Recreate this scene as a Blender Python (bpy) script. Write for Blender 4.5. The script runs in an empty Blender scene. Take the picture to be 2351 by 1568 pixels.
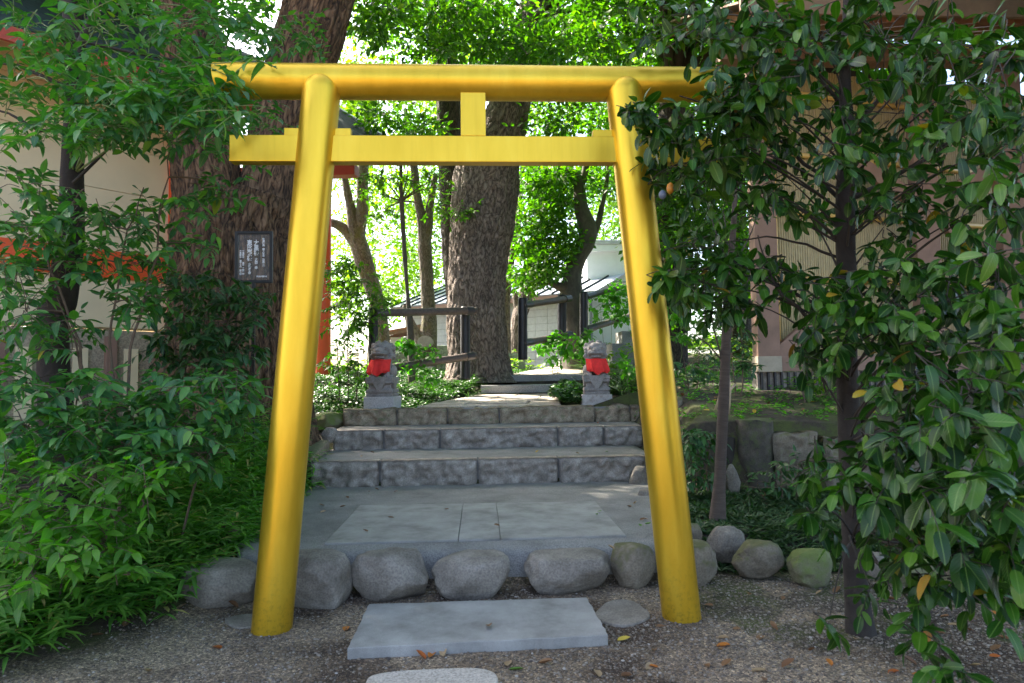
import bpy, bmesh, math, random
import numpy as np
from mathutils import Vector, Matrix, Quaternion
R = math.radians
random.seed(7); RNG = np.random.default_rng(11)
scene = bpy.context.scene
COL = scene.collection

# ------------------------------------------------------------------ camera
CAM = Vector((0.0, 0.0, 1.45))
YAW, PITCH, ROLL = R(3.03), R(2.85), R(0.70)
FD = 1567.3                                     # focal length in units of a 2351 x 1568 picture
fwd = Vector((math.sin(YAW)*math.cos(PITCH), math.cos(YAW)*math.cos(PITCH), math.sin(PITCH)))
rgt = Vector((math.cos(YAW), -math.sin(YAW), 0.0))
upv = rgt.cross(fwd)
r2 = rgt*math.cos(ROLL) - upv*math.sin(ROLL)
u2 = upv*math.cos(ROLL) + rgt*math.sin(ROLL)
cam_data = bpy.data.cameras.new('camera'); cam = bpy.data.objects.new('camera', cam_data); COL.objects.link(cam)
m = Matrix((r2, u2, -fwd)).transposed().to_4x4(); m.translation = CAM
cam.matrix_world = m
cam_data.sensor_width = 36.0; cam_data.lens = 36.0*FD/2351.0
cam_data.clip_start = 0.05; cam_data.clip_end = 2000
cam_data.dof.use_dof = True; cam_data.dof.focus_distance = 9.0; cam_data.dof.aperture_fstop = 4.5
scene.camera = cam
scene.render.resolution_x = 1024; scene.render.resolution_y = 683

# ------------------------------------------------------------------ sky, sun, exposure
SUN_AZ, SUN_EL = R(-50), R(46)   # azimuth from +Y towards +X
world = bpy.data.worlds.new('World'); scene.world = world; world.use_nodes = True
wn = world.node_tree; wn.nodes.clear()
sky = wn.nodes.new('ShaderNodeTexSky'); sky.sky_type = 'NISHITA'; sky.sun_disc = False
sky.sun_elevation = SUN_EL; sky.sun_rotation = SUN_AZ
sky.air_density = 0.8; sky.dust_density = 3.0; sky.ozone_density = 0.4
bg = wn.nodes.new('ShaderNodeBackground'); bg.inputs['Strength'].default_value = 0.15
wo = wn.nodes.new('ShaderNodeOutputWorld')
wn.links.new(sky.outputs[0], bg.inputs['Color']); wn.links.new(bg.outputs[0], wo.inputs['Surface'])
sl = bpy.data.lights.new('sun', 'SUN'); sl.energy = 5.0; sl.angle = R(0.53); sl.color = (1.0, 0.92, 0.80)
sun = bpy.data.objects.new('sun', sl); COL.objects.link(sun)
sdir = Vector((math.sin(SUN_AZ)*math.cos(SUN_EL), math.cos(SUN_AZ)*math.cos(SUN_EL), math.sin(SUN_EL)))
sun.rotation_euler = (-sdir).to_track_quat('-Z', 'Y').to_euler()
sun.location = (6, -6, 20)
scene.view_settings.view_transform = 'Standard'; scene.view_settings.look = 'None'
scene.view_settings.gamma = 1.0; scene.view_settings.use_curve_mapping = False
scene.view_settings.exposure = 2.25
scene.view_settings.use_white_balance = True; scene.view_settings.white_balance_temperature = 6700; scene.view_settings.white_balance_tint = 10
scene.render.engine = 'CYCLES'
scene.cycles.max_bounces = 8; scene.cycles.diffuse_bounces = 4; scene.cycles.glossy_bounces = 3
scene.cycles.transmission_bounces = 6; scene.cycles.transparent_max_bounces = 8
scene.cycles.use_denoising = True
scene.cycles.caustics_reflective = False; scene.cycles.caustics_refractive = False

# ------------------------------------------------------------------ pixels to places
def ray(px, py):
    return fwd + r2*((px-1175.5)/FD) + u2*((784.0-py)/FD)
def PY(px, py, Y):
    d = ray(px, py); return CAM + d*((Y-CAM.y)/d.y)
def PZ(px, py, z):
    d = ray(px, py); return CAM + d*((z-CAM.z)/d.z)
def PS(n, Y):                                   # length of n pixels at distance Y
    return n*Y/FD
CAMN = np.array(CAM); FN = np.array(fwd); RN = np.array(r2); UN = np.array(u2)
def project(P):
    d = P - CAMN; z = d@FN; z = np.where(z < .05, .05, z)
    return 1175.5 + FD*(d@RN)/z, 784.0 - FD*(d@UN)/z, d@FN

# ------------------------------------------------------------------ noise
def _hash(ix, iy, iz, seed):
    n = (ix.astype(np.int64)*374761393 + iy.astype(np.int64)*668265263 + iz.astype(np.int64)*2147483647 + seed*974634541) & 0xffffffff
    n = ((n ^ (n >> 13))*1274126177) & 0xffffffff
    n = (n ^ (n >> 16)) & 0xffffffff
    return n/4294967295.0
def vnoise(P, seed=0):
    P = np.asarray(P, float); i = np.floor(P).astype(np.int64); f = P-i; f = f*f*(3-2*f)
    out = 0
    for a in (0, 1):
        for b in (0, 1):
            for c in (0, 1):
                w = (f[:,0] if a else 1-f[:,0])*(f[:,1] if b else 1-f[:,1])*(f[:,2] if c else 1-f[:,2])
                out = out + w*_hash(i[:,0]+a, i[:,1]+b, i[:,2]+c, seed)
    return out*2-1
def fbm(P, seed=0, octv=4, gain=.5):
    P = np.asarray(P, float); s = 0; a = 1; t = 0
    for k in range(octv):
        s = s + a*vnoise(P*(2**k), seed+k*17); t += a; a *= gain
    return s/t
def worley(U, seed=0):                          # 2D, returns F1, F2
    i = np.floor(U).astype(np.int64); f1 = np.full(len(U), 9.); f2 = np.full(len(U), 9.)
    z = np.zeros(len(U), np.int64)
    for a in (-1, 0, 1):
        for b in (-1, 0, 1):
            cx = i[:,0]+a; cy = i[:,1]+b
            px = cx + .1+.8*_hash(cx, cy, z, seed); py = cy + .1+.8*_hash(cx, cy, z, seed+5)
            d = np.hypot(px-U[:,0], py-U[:,1])
            n2 = np.minimum(f2, np.maximum(f1, d)); f1 = np.minimum(f1, d); f2 = n2
    return f1, f2

# ------------------------------------------------------------------ objects
def tag(o, label=None, cat=None, group=None, kind=None):
    if label: o['label'] = label
    if cat: o['category'] = cat
    if group: o['group'] = group
    if kind: o['kind'] = kind
    return o
def empty(name, loc, label, cat, group=None):
    o = bpy.data.objects.new(name, None); COL.objects.link(o); o.location = loc; o.empty_display_size = .1
    o['wl'] = tuple(loc); del o['wl']
    ORG[o.name] = Vector(loc)
    return tag(o, label, cat, group)
ORG = {}
def np_mesh(name, V, F, smooth=False, mats=None, uv=None, attr=None):
    """V (n,3), F (m,k) one polygon size, or list of such arrays"""
    me = bpy.data.meshes.new(name)
    Fs = F if isinstance(F, list) else [F]
    Fs = [np.asarray(f, np.int32) for f in Fs if len(f)]
    nl = sum(f.size for f in Fs); nf = sum(len(f) for f in Fs)
    V = np.asarray(V, np.float32)
    me.vertices.add(len(V)); me.vertices.foreach_set('co', V.ravel())
    me.loops.add(nl); me.loops.foreach_set('vertex_index', np.concatenate([f.ravel() for f in Fs]))
    me.polygons.add(nf)
    st = []; p = 0
    for f in Fs:
        st.append(p + np.arange(len(f))*f.shape[1]); p += f.size
    me.polygons.foreach_set('loop_start', np.concatenate(st).astype(np.int32))
    if smooth: me.polygons.foreach_set('use_smooth', np.ones(nf, bool))
    if uv is not None:
        l = me.uv_layers.new(name='UVMap'); vi = np.concatenate([f.ravel() for f in Fs])
        l.data.foreach_set('uv', np.asarray(uv, np.float32)[vi].ravel())
    if attr is not None:
        a = me.attributes.new('tint', 'FLOAT', 'POINT'); a.data.foreach_set('value', np.asarray(attr, np.float32))
    me.update(calc_edges=True); me.validate()
    return me
def put(name, me, mat, parent=None, origin=None):
    if mat is not None: me.materials.clear(); me.materials.append(mat)
    o = bpy.data.objects.new(name, me); COL.objects.link(o)
    if parent is not None:
        o.parent = parent; base = ORG[parent.name]
    else:
        base = Vector((0,0,0))
    return o
def mesh_obj(name, V, F, mat, parent=None, smooth=False, uv=None, attr=None, origin='base'):
    """vertices in world space; the object's origin moves to the middle of its foot"""
    V = np.asarray(V, float)
    lo, hi = V.min(0), V.max(0)
    c = np.array([(lo[0]+hi[0])/2, (lo[1]+hi[1])/2, lo[2]]) if origin == 'base' else np.asarray(origin, float)
    me = np_mesh(name, V-c, F, smooth, uv=uv, attr=attr)
    if mat is not None: me.materials.append(mat)
    o = bpy.data.objects.new(name, me); COL.objects.link(o)
    ORG[o.name] = Vector(c)
    if parent is not None:
        o.parent = parent; o.location = Vector(c) - ORG[parent.name]
    else:
        o.location = Vector(c)
    return o

class MB:
    def __init__(s): s.V = []; s.F = []
    def n(s): return len(s.V)
    def quad(s, a, b, c, d):
        k = s.n(); s.V += [tuple(a), tuple(b), tuple(c), tuple(d)]; s.F.append((k, k+1, k+2, k+3))
    def box(s, lo, hi, M=None):
        k = s.n()
        for z in (lo[2], hi[2]):
            for y in (lo[1], hi[1]):
                for x in (lo[0], hi[0]):
                    p = Vector((x, y, z)); s.V.append(tuple(M@p if M is not None else p))
        for f in ((0,2,3,1), (4,5,7,6), (0,1,5,4), (2,6,7,3), (0,4,6,2), (1,3,7,5)): s.F.append(tuple(k+i for i in f))
        return s
    def beam(s, a, b, w, h, up=(0,0,1)):        # box from a to b, section w x h
        a = Vector(a); b = Vector(b); d = b-a; L = d.length; d.normalize()
        x = d.cross(Vector(up)).normalized(); z = x.cross(d).normalized()
        M = Matrix((x, d, z)).transposed().to_4x4(); M.translation = a
        return s.box((-w/2, 0, -h/2), (w/2, L, h/2), M)
    def tube(s, pts, rad, seg=12, caps=True):
        k0 = s.n(); pts = [Vector(p) for p in pts]; n = len(pts)
        T = [(pts[min(i+1,n-1)]-pts[max(i-1,0)]).normalized() for i in range(n)]
        ref = Vector((0,0,1)) if abs(T[0].z) < .9 else Vector((1,0,0))
        x = T[0].cross(ref).normalized()
        for i in range(n):
            x = (x - T[i]*x.dot(T[i])).normalized(); y = T[i].cross(x)
            r = rad[i] if hasattr(rad, '__len__') else rad
            for j in range(seg):
                a = 2*math.pi*j/seg; s.V.append(tuple(pts[i] + x*(r*math.cos(a)) + y*(r*math.sin(a))))
        for i in range(n-1):
            for j in range(seg):
                a = k0+i*seg+j; b = k0+i*seg+(j+1)%seg; s.F.append((a, b, b+seg, a+seg))
        if caps:
            s.F.append(tuple(k0+j for j in range(seg))[::-1]); s.F.append(tuple(k0+(n-1)*seg+j for j in range(seg)))
        return s
    def build(s, name, mat, parent=None, smooth=False, bevel=0.0, seg=2, autosmooth=None, origin='base'):
        V = np.array(s.V); lo, hi = V.min(0), V.max(0)
        c = np.array([(lo[0]+hi[0])/2, (lo[1]+hi[1])/2, lo[2]]) if origin == 'base' else np.asarray(origin, float)
        me = bpy.data.meshes.new(name); me.from_pydata((V-c).tolist(), [], s.F)
        if bevel > 0 or autosmooth:
            bm = bmesh.new(); bm.from_mesh(me)
            if bevel > 0:
                bmesh.ops.bevel(bm, geom=[e for e in bm.edges if len(e.link_faces) == 2 and e.calc_face_angle(0) > R(35)], offset=bevel, segments=seg, affect='EDGES', profile=.6)
            if autosmooth:
                for f in bm.faces: f.smooth = True
                for e in bm.edges:
                    if len(e.link_faces) == 2 and e.calc_face_angle(0) > R(autosmooth): e.smooth = False
            bm.to_mesh(me); bm.free()
        elif smooth:
            me.polygons.foreach_set('use_smooth', np.ones(len(me.polygons), bool))
        me.update()
        if mat is not None: me.materials.append(mat)
        o = bpy.data.objects.new(name, me); COL.objects.link(o); ORG[o.name] = Vector(c)
        if parent is not None: o.parent = parent; o.location = Vector(c)-ORG[parent.name]
        else: o.location = Vector(c)
        return o

# ------------------------------------------------------------------ materials
class NT:
    def __init__(s, name):
        s.m = bpy.data.materials.new(name); s.m.use_nodes = True; s.t = s.m.node_tree
        s.b = s.t.nodes['Principled BSDF']; s.out = s.t.nodes['Material Output']
    def n(s, t, **kw):
        nd = s.t.nodes.new(t)
        for k, v in kw.items():
            if k in nd.inputs: nd.inputs[k].default_value = v
            else: setattr(nd, k, v)
        return nd
    def l(s, a, b): s.t.links.new(a, b)
    def coord(s, kind='Object', scale=(1,1,1)):
        tc = s.n('ShaderNodeTexCoord'); mp = s.n('ShaderNodeMapping'); mp.inputs['Scale'].default_value = scale
        s.l(tc.outputs[kind], mp.inputs['Vector']); return mp.outputs['Vector']
    def geo(s, scale=(1,1,1)):
        g = s.n('ShaderNodeNewGeometry'); mp = s.n('ShaderNodeMapping'); mp.inputs['Scale'].default_value = scale
        s.l(g.outputs['Position'], mp.inputs['Vector']); return mp.outputs['Vector']
    def noise(s, vec, scale, detail=4, rough=.55, dist=0):
        nd = s.n('ShaderNodeTexNoise'); nd.inputs['Scale'].default_value = scale; nd.inputs['Detail'].default_value = detail
        nd.inputs['Roughness'].default_value = rough; nd.inputs['Distortion'].default_value = dist
        s.l(vec, nd.inputs['Vector']); return nd.outputs['Fac']
    def voro(s, vec, scale, feature='F1', out='Distance', rnd=1.0):
        nd = s.n('ShaderNodeTexVoronoi', feature=feature); nd.inputs['Scale'].default_value = scale; nd.inputs['Randomness'].default_value = rnd
        s.l(vec, nd.inputs['Vector']); return nd.outputs[out]
    def ramp(s, fac, stops):
        r = s.n('ShaderNodeValToRGB'); e = r.color_ramp.elements
        while len(e) < len(stops): e.new(.5)
        for k, (p, c) in enumerate(stops):
            e[k].position = p; e[k].color = (*c, 1) if len(c) == 3 else c
        s.l(fac, r.inputs['Fac']); return r.outputs['Color']
    def mix(s, fac, a, b, mode='MIX'):
        nd = s.n('ShaderNodeMix', data_type='RGBA', blend_type=mode)
        for sock, v in ((nd.inputs[0], fac), (nd.inputs[6], a), (nd.inputs[7], b)):
            if hasattr(v, 'is_linked'): s.l(v, sock)
            else: sock.default_value = (*v, 1) if isinstance(v, tuple) and len(v) == 3 else v
        return nd.outputs[2]
    def math(s, op, a, b=None, clamp=False):
        nd = s.n('ShaderNodeMath', operation=op, use_clamp=clamp)
        for sock, v in zip(nd.inputs, (a, b)):
            if v is None: continue
            if hasattr(v, 'is_linked'): s.l(v, sock)
            else: sock.default_value = v
        return nd.outputs[0]
    def bump(s, h, strength=.3, dist=.01, prev=None):
        nd = s.n('ShaderNodeBump'); nd.inputs['Strength'].default_value = strength; nd.inputs['Distance'].default_value = dist
        s.l(h, nd.inputs['Height'])
        if prev is not None: s.l(prev, nd.inputs['Normal'])
        s.l(nd.outputs[0], s.b.inputs['Normal']); return nd.outputs[0]
    def color(s, c):
        if hasattr(c, 'is_linked'): s.l(c, s.b.inputs['Base Color'])
        else: s.b.inputs['Base Color'].default_value = (*c, 1)
    def set(s, **kw):
        for k, v in kw.items():
            k = k.replace('_', ' ')
            sock = s.b.inputs[k]
            if hasattr(v, 'is_linked'): s.l(v, sock)
            else: sock.default_value = v

def stone(name, dark, mid, light, scale=1.0, rough=.85, bump=.5, speck=60, moss=None, mossamt=.5, spk=.75):
    n = NT(name); v = n.geo()
    a = n.noise(v, 2.2*scale, 8, .62); b = n.noise(v, speck*scale, 2, .6)
    c = n.ramp(a, [(.28, dark), (.5, mid), (.75, light)])
    sp = n.ramp(b, [(.35, (.55,.55,.55)), (.5, (1,1,1)), (.68, (1.45,1.43,1.4))])
    c = n.mix(spk, c, sp, 'MULTIPLY')
    if moss:
        mm = n.noise(v, 5*scale, 6, .7); g = n.n('ShaderNodeNewGeometry'); sep = n.n('ShaderNodeSeparateXYZ'); n.l(g.outputs['Normal'], sep.inputs[0])
        f = n.math('ADD', n.math('MULTIPLY', sep.outputs[2], .25), mm)
        c = n.mix(n.ramp(f, [(.62-.3*mossamt, (0,0,0)), (.75-.15*mossamt, (1,1,1))]), c, moss)
    n.color(c); n.set(Roughness=rough)
    h = n.math('ADD', n.math('MULTIPLY', n.noise(v, 14*scale, 8, .7), 1.0), n.math('MULTIPLY', b, .25))
    n.bump(h, bump, .012)
    return n.m
def plain(name, col, rough=.6, metal=0, var=.25, scale=6, bump=0, bscale=40, **kw):
    n = NT(name); v = n.geo(); a = n.noise(v, scale, 6, .6)
    c = n.ramp(a, [(.25, tuple(x*(1-var) for x in col)), (.75, tuple(min(1, x*(1+var)) for x in col))])
    n.color(c); n.set(Roughness=rough, Metallic=metal, **kw)
    if bump: n.bump(n.noise(v, bscale, 5, .6), bump, .004)
    return n.m
def leafmat(name, stops, rough=.38, trans=.35, tcol=(.35,.6,.06), spec=.5, coat=0.0, rib_on=True):
    """per-leaf tint from the 'tint' attribute or the object's own random number"""
    n = NT(name)
    at = n.n('ShaderNodeAttribute', attribute_name='tint'); oi = n.n('ShaderNodeObjectInfo')
    f = n.math('FRACT', n.math('ADD', at.outputs['Fac'], oi.outputs['Random']))
    c = n.ramp(f, stops)
    nz = n.noise(n.geo(), 9, 3, .6)
    c = n.mix(.6, c, n.ramp(nz, [(.3, (.72,.75,.7)), (.7, (1.25,1.2,1.1))]), 'MULTIPLY')
    uvm = n.n('ShaderNodeUVMap'); sx = n.n('ShaderNodeSeparateXYZ'); n.l(uvm.outputs[0], sx.inputs[0])
    du = n.math('ABSOLUTE', n.math('SUBTRACT', sx.outputs[0], .5))
    rib = n.ramp(du, [(.012, (.55,.55,.55)), (.05, (0,0,0))])
    sv = n.math('SINE', n.math('MULTIPLY', n.math('SUBTRACT', sx.outputs[1], n.math('MULTIPLY', du, .55)), 62.0))
    c = n.mix(rib, c, (.16,.26,.07)) if rib_on else c
    n.color(c); n.set(Roughness=rough); n.b.inputs['Specular IOR Level'].default_value = spec
    if rib_on: n.bump(n.math('ADD', n.math('MULTIPLY', sv, .35), n.math('MULTIPLY', du, -3.0)), .25, .003)
    n.b.inputs['Coat Weight'].default_value = coat; n.b.inputs['Coat Roughness'].default_value = .18
    tr = n.n('ShaderNodeBsdfTranslucent')
    tc = n.mix(1.0, c, tuple(x*4.2 for x in tcol), 'MULTIPLY'); n.l(tc, tr.inputs['Color'])
    ms = n.n('ShaderNodeMixShader'); ms.inputs[0].default_value = trans
    n.l(n.b.outputs[0], ms.inputs[1]); n.l(tr.outputs[0], ms.inputs[2]); n.l(ms.outputs[0], n.out.inputs['Surface'])
    return n.m
def barkmat(name, dark, mid, light, su=26, sv=5, bump=.8, moss=None, mossamt=.4, plates=True):
    n = NT(name); uvn = n.n('ShaderNodeUVMap'); mp = n.n('ShaderNodeMapping'); mp.inputs['Scale'].default_value = (su, sv, 1); n.l(uvn.outputs[0], mp.inputs['Vector'])
    v = mp.outputs['Vector']; g = n.geo()
    wz = n.n('ShaderNodeTexNoise'); wz.inputs['Scale'].default_value = .9; n.l(v, wz.inputs['Vector'])
    vv = n.mix(.75, v, wz.outputs['Color'], 'ADD')
    e = n.voro(vv, 1.0, 'DISTANCE_TO_EDGE'); nz = n.noise(v, 1.7, 9, .72, .6); big = n.noise(g, 1.3, 4, .6)
    rd = n.math('ABSOLUTE', n.math('SUBTRACT', n.noise(v, .8, 5, .6, .8), .5))
    if plates: h = n.math('ADD', n.math('ADD', n.math('MULTIPLY', n.ramp(e, [(0, (0,0,0)), (.16, (1,1,1))]), .16), n.math('MULTIPLY', n.ramp(rd, [(0, (0,0,0)), (.12, (1,1,1))]), .42)), n.math('MULTIPLY', nz, .55))
    else: h = nz
    c = n.ramp(h, [(.34, dark), (.62, mid), (1.0, light)])  # bark tone by height, dark stops also painting shade into the fissures
    c = n.mix(.7, c, n.ramp(big, [(.3, (.62,.62,.64)), (.7, (1.3,1.27,1.22))]), 'MULTIPLY')
    if moss:
        f = n.noise(g, 2.3, 7, .7)
        c = n.mix(n.ramp(f, [(.66-.3*mossamt, (0,0,0)), (.82-.22*mossamt, (1,1,1))]), c, moss)
    n.color(c); n.set(Roughness=.9)
    n.bump(h, bump, .03)
    return n.m

M = {}

# gold paint: satin, faintly streaked, scuffed towards the foot of the posts
n = NT('gold_paint'); v = n.geo(); a = n.noise(n.geo((1,1,.25)), 7, 6, .6); b = n.noise(v, 160, 3, .6)
c = n.ramp(a, [(.25, (.74,.45,.03)), (.55, (.83,.53,.045)), (.8, (.89,.62,.07))])
sep = n.n('ShaderNodeSeparateXYZ'); n.l(v, sep.inputs[0])
low = n.ramp(sep.outputs[2], [(.02, (1,1,1)), (.42, (0,0,0))])
grime = n.math('MULTIPLY', low, n.ramp(n.noise(v, 38, 6, .75), [(.5, (0,0,0)), (.68, (1,1,1))]))
drip = n.ramp(n.noise(n.geo((34, 34, 1.1)), 1.0, 5, .65), [(.52, (0,0,0)), (.75, (1,1,1))])
c = n.mix(n.math('MULTIPLY', drip, .18), c, (.50,.28,.02))
c = n.mix(n.math('MULTIPLY', grime, .5), c, (.22,.13,.03)); n.color(c)
n.set(Metallic=.80, Roughness=n.math('ADD', n.math('MULTIPLY', a, .14), .30)); n.bump(n.math('ADD', b, n.math('MULTIPLY', n.noise(v, 9, 3, .5), 3)), .05, .002)
M['gold'] = n.m
M['boulder'] = stone('boulder_stone', (.13,.112,.092), (.235,.208,.175), (.37,.335,.29), 2.0, speck=40, spk=.5, bump=.8)
M['boulder_brown'] = stone('boulder_brown_stone', (.11,.09,.065), (.19,.16,.12), (.29,.25,.19), 2.0, speck=40, spk=.5, bump=.8, moss=(.12,.12,.05), mossamt=.25)
M['boulder_moss'] = stone('boulder_mossy_stone', (.12,.11,.07), (.19,.18,.11), (.27,.25,.16), 2.0, spk=.5, moss=(.13,.17,.045), mossamt=.75)
M['riser'] = stone('split_granite', (.20,.175,.15), (.33,.29,.255), (.52,.47,.42), 5.0, bump=1.0, speck=26)
M['riser_brown'] = stone('split_brown_stone', (.16,.12,.08), (.32,.255,.18), (.48,.41,.31), 4.0, bump=1.0, speck=26, moss=(.17,.17,.09), mossamt=.15)
M['agg'] = stone('washed_aggregate', (.16,.155,.145), (.245,.237,.222), (.32,.31,.29), 1.3, speck=100, bump=.8)
M['slab'] = stone('sawn_granite', (.17,.163,.15), (.30,.293,.277), (.41,.40,.38), 1.7, speck=170, bump=.10, rough=.7, spk=.35)
M['slab_warm'] = stone('warm_granite', (.33,.29,.25), (.42,.38,.33), (.49,.45,.40), .9, speck=110, bump=.3)
M['flag'] = stone('flagstone_sandy', (.30,.26,.21), (.42,.37,.31), (.52,.48,.41), 1.6, speck=50, bump=.5)
M['lion'] = stone('carved_stone', (.17,.155,.145), (.30,.275,.26), (.40,.375,.36), 4.0, speck=40, bump=.45)
M['lion_base'] = stone('pale_granite', (.42,.40,.40), (.52,.50,.50), (.60,.58,.57), 2.0, speck=60, bump=.25)
M['lion_base2'] = stone('stained_granite', (.25,.20,.17), (.46,.42,.40), (.58,.55,.53), 5.0, speck=60, bump=.35)
M['concrete'] = stone('grey_concrete', (.22,.22,.22), (.31,.31,.30), (.38,.38,.36), 1.2, speck=50, bump=.3)
M['green_concrete'] = stone('green_stained_concrete', (.22,.29,.24), (.34,.42,.36), (.46,.52,.46), .8, speck=30, bump=.3)
M['mortar'] = plain('mortar', (.24,.235,.23), .9, bump=.4)
M['red_cloth'] = plain('red_cloth', (.86,.055,.05), .9, var=.15, scale=20, bump=.15, bscale=500, Specular_IOR_Level=.1)
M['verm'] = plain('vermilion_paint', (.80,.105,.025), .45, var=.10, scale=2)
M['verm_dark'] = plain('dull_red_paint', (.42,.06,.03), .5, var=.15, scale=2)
M['cream'] = plain('cream_board', (.78,.66,.42), .75, var=.07, scale=1.5)
M['stone_wall'] = stone('foundation_stone', (.24,.20,.14), (.35,.30,.21), (.45,.39,.28), .7)
M['slate'] = plain('slate_green_roof', (.045,.070,.066), .85, var=.4, scale=3, bump=.2, Specular_IOR_Level=.15)
M['slate2'] = plain('slate_dark_roof', (.03,.04,.04), .85, var=.4, scale=3, bump=.2, Specular_IOR_Level=.15)
M['metal_roof'] = plain('blue_grey_metal_roof', (.36,.40,.47), .45, metal=.0, var=.12, scale=1)
M['block'] = stone('concrete_block', (.50,.51,.52), (.57,.58,.59), (.63,.64,.64), .5, speck=25, bump=.2, spk=.15)
M['white_wall'] = plain('white_render', (.88,.88,.88), .8, var=.05)
M['wood'] = plain('planed_cedar', (.27,.165,.12), .65, var=.22, scale=5, bump=.1)
M['wood_red'] = plain('reddish_cedar', (.36,.15,.08), .65, var=.2, scale=5)
M['bamboo'] = plain('yellow_bamboo', (.46,.38,.20), .45, var=.2, scale=9)
M['bamboo_gold'] = plain('golden_bamboo_pole', (.66,.44,.13), .3, var=.15, scale=4)
M['bamboo_grey'] = plain('weathered_bamboo', (.42,.36,.27), .6, var=.2, scale=9)
M['dark_gap'] = plain('dark_boards', (.03,.025,.02), .9)
M['black_log'] = plain('black_imitation_log', (.012,.012,.016), .42, var=.5, scale=30, bump=.7, bscale=45)
M['brown_log'] = plain('brown_imitation_log', (.12,.09,.078), .5, var=.35, scale=20, bump=.7, bscale=45)
M['steel'] = plain('dark_steel_sleeve', (.10,.095,.10), .35, metal=.5, var=.2)
M['black'] = plain('black_paint', (.012,.012,.013), .4, var=.2)
M['white'] = plain('white_print', (.85,.86,.88), .6, var=.02)
n = NT('clear_acrylic'); n.color((.9,.92,.92)); n.set(Roughness=.05, IOR=1.2, Alpha=.05); M['acrylic'] = n.m
M['stump'] = stone('rotten_timber', (.025,.022,.018), (.07,.06,.048), (.13,.12,.09), 3, moss=(.07,.09,.03), mossamt=.45)
M['cut'] = plain('sawn_log_end', (.42,.40,.37), .8, var=.3, scale=14, bump=.4)
M['twig'] = plain('twig_brown', (.12,.085,.06), .8, var=.3, scale=30)
M['twig_green'] = plain('twig_green', (.16,.22,.07), .6, var=.25, scale=30)
M['twig_dark'] = plain('branch_dark', (.045,.036,.03), .85, var=.35, scale=20, bump=.5)
M['cane'] = plain('dry_cane', (.45,.34,.23), .7, var=.25, scale=20)
M['bark_left'] = barkmat('fissured_brown_bark', (.025,.014,.008), (.15,.088,.048), (.28,.18,.105), 17, 4.0, .9)
M['bark_main'] = barkmat('plated_grey_brown_bark', (.075,.058,.048), (.235,.19,.16), (.38,.32,.275), 17, 6, 1.0, moss=(.10,.11,.035), mossamt=.12)
M['bark_dark'] = barkmat('dark_mossy_bark', (.022,.02,.015), (.075,.062,.045), (.13,.11,.085), 24, 7, .8, moss=(.07,.085,.03), mossamt=.25)
M['bark_moss'] = barkmat('grey_bark_with_moss', (.09,.08,.06), (.20,.18,.14), (.31,.28,.24), 26, 9, .7, moss=(.17,.18,.03), mossamt=.45)
M['bark_smooth'] = barkmat('smooth_grey_bark', (.075,.066,.056), (.135,.12,.10), (.22,.20,.17), 6, 3, .4, plates=False)
M['bark_black'] = barkmat('smooth_dark_bark', (.02,.016,.014), (.04,.032,.027), (.065,.053,.045), 8, 5, .4, plates=False)
M['bark_sap'] = barkmat('young_brown_bark', (.055,.04,.032), (.095,.072,.058), (.14,.11,.09), 5, 30, .3, plates=False)
# foliage (tint runs from dark to pale with a few yellowing leaves)
M['leaf_right'] = leafmat('glossy_dark_leaf', [(0, (.006,.032,.003)), (.45, (.014,.064,.005)), (.80, (.034,.118,.008)), (.985, (.085,.19,.018)), (.992, (.36,.24,.02)), (1, (.30,.11,.03))], .36, .16, spec=.38, coat=.06)
M['leaf_left'] = leafmat('bluish_green_leaf', [(0, (.028,.11,.045)), (.5, (.055,.18,.058)), (.85, (.09,.25,.056)), (.993, (.14,.30,.05)), (1, (.35,.25,.03))], .42, .28)
M['leaf_fresh'] = leafmat('fresh_green_leaf', [(0, (.045,.15,.020)), (.6, (.085,.24,.028)), (1, (.14,.32,.035))], .45, .40)
M['leaf_dark'] = leafmat('deep_green_leaf', [(0, (.015,.06,.026)), (.6, (.028,.095,.034)), (1, (.05,.14,.036))], .36, .2)
M['leaf_canopy'] = leafmat('canopy_leaf', [(0, (.022,.075,.010)), (.5, (.045,.125,.015)), (.9, (.085,.19,.022)), (1, (.16,.24,.025))], .4, .5, (.42,.58,.05))
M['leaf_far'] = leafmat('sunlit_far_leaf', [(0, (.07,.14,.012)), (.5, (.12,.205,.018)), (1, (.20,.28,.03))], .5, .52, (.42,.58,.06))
M['leaf_cover'] = leafmat('small_glossy_cover_leaf', [(0, (.018,.062,.016)), (.6, (.036,.105,.024)), (1, (.07,.16,.03))], .36, .2, coat=.1)
M['leaf_sasa'] = leafmat('dwarf_bamboo_leaf', [(0, (.055,.16,.032)), (.6, (.11,.27,.045)), (.94, (.18,.36,.06)), (.97, (.42,.33,.14)), (1, (.36,.26,.12))], .48, .35, rib_on=False)
M['leaf_grass'] = leafmat('lily_turf_blade', [(0, (.02,.055,.018)), (.7, (.045,.095,.035)), (1, (.13,.17,.11))], .45, .2)
for nm, cs in (('brown', ((.16,.075,.035), (.24,.13,.065))), ('orange', ((.42,.10,.02), (.50,.18,.03))), ('tan', ((.33,.22,.12), (.44,.33,.20))), ('yellow', ((.50,.32,.03), (.55,.42,.06))), ('green', ((.09,.22,.03), (.14,.32,.04)))):
    M['fall_'+nm] = leafmat('fallen_'+nm+'_leaf', [(0, cs[0]), (1, cs[1])], .6, .15, (.3,.25,.2))
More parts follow.
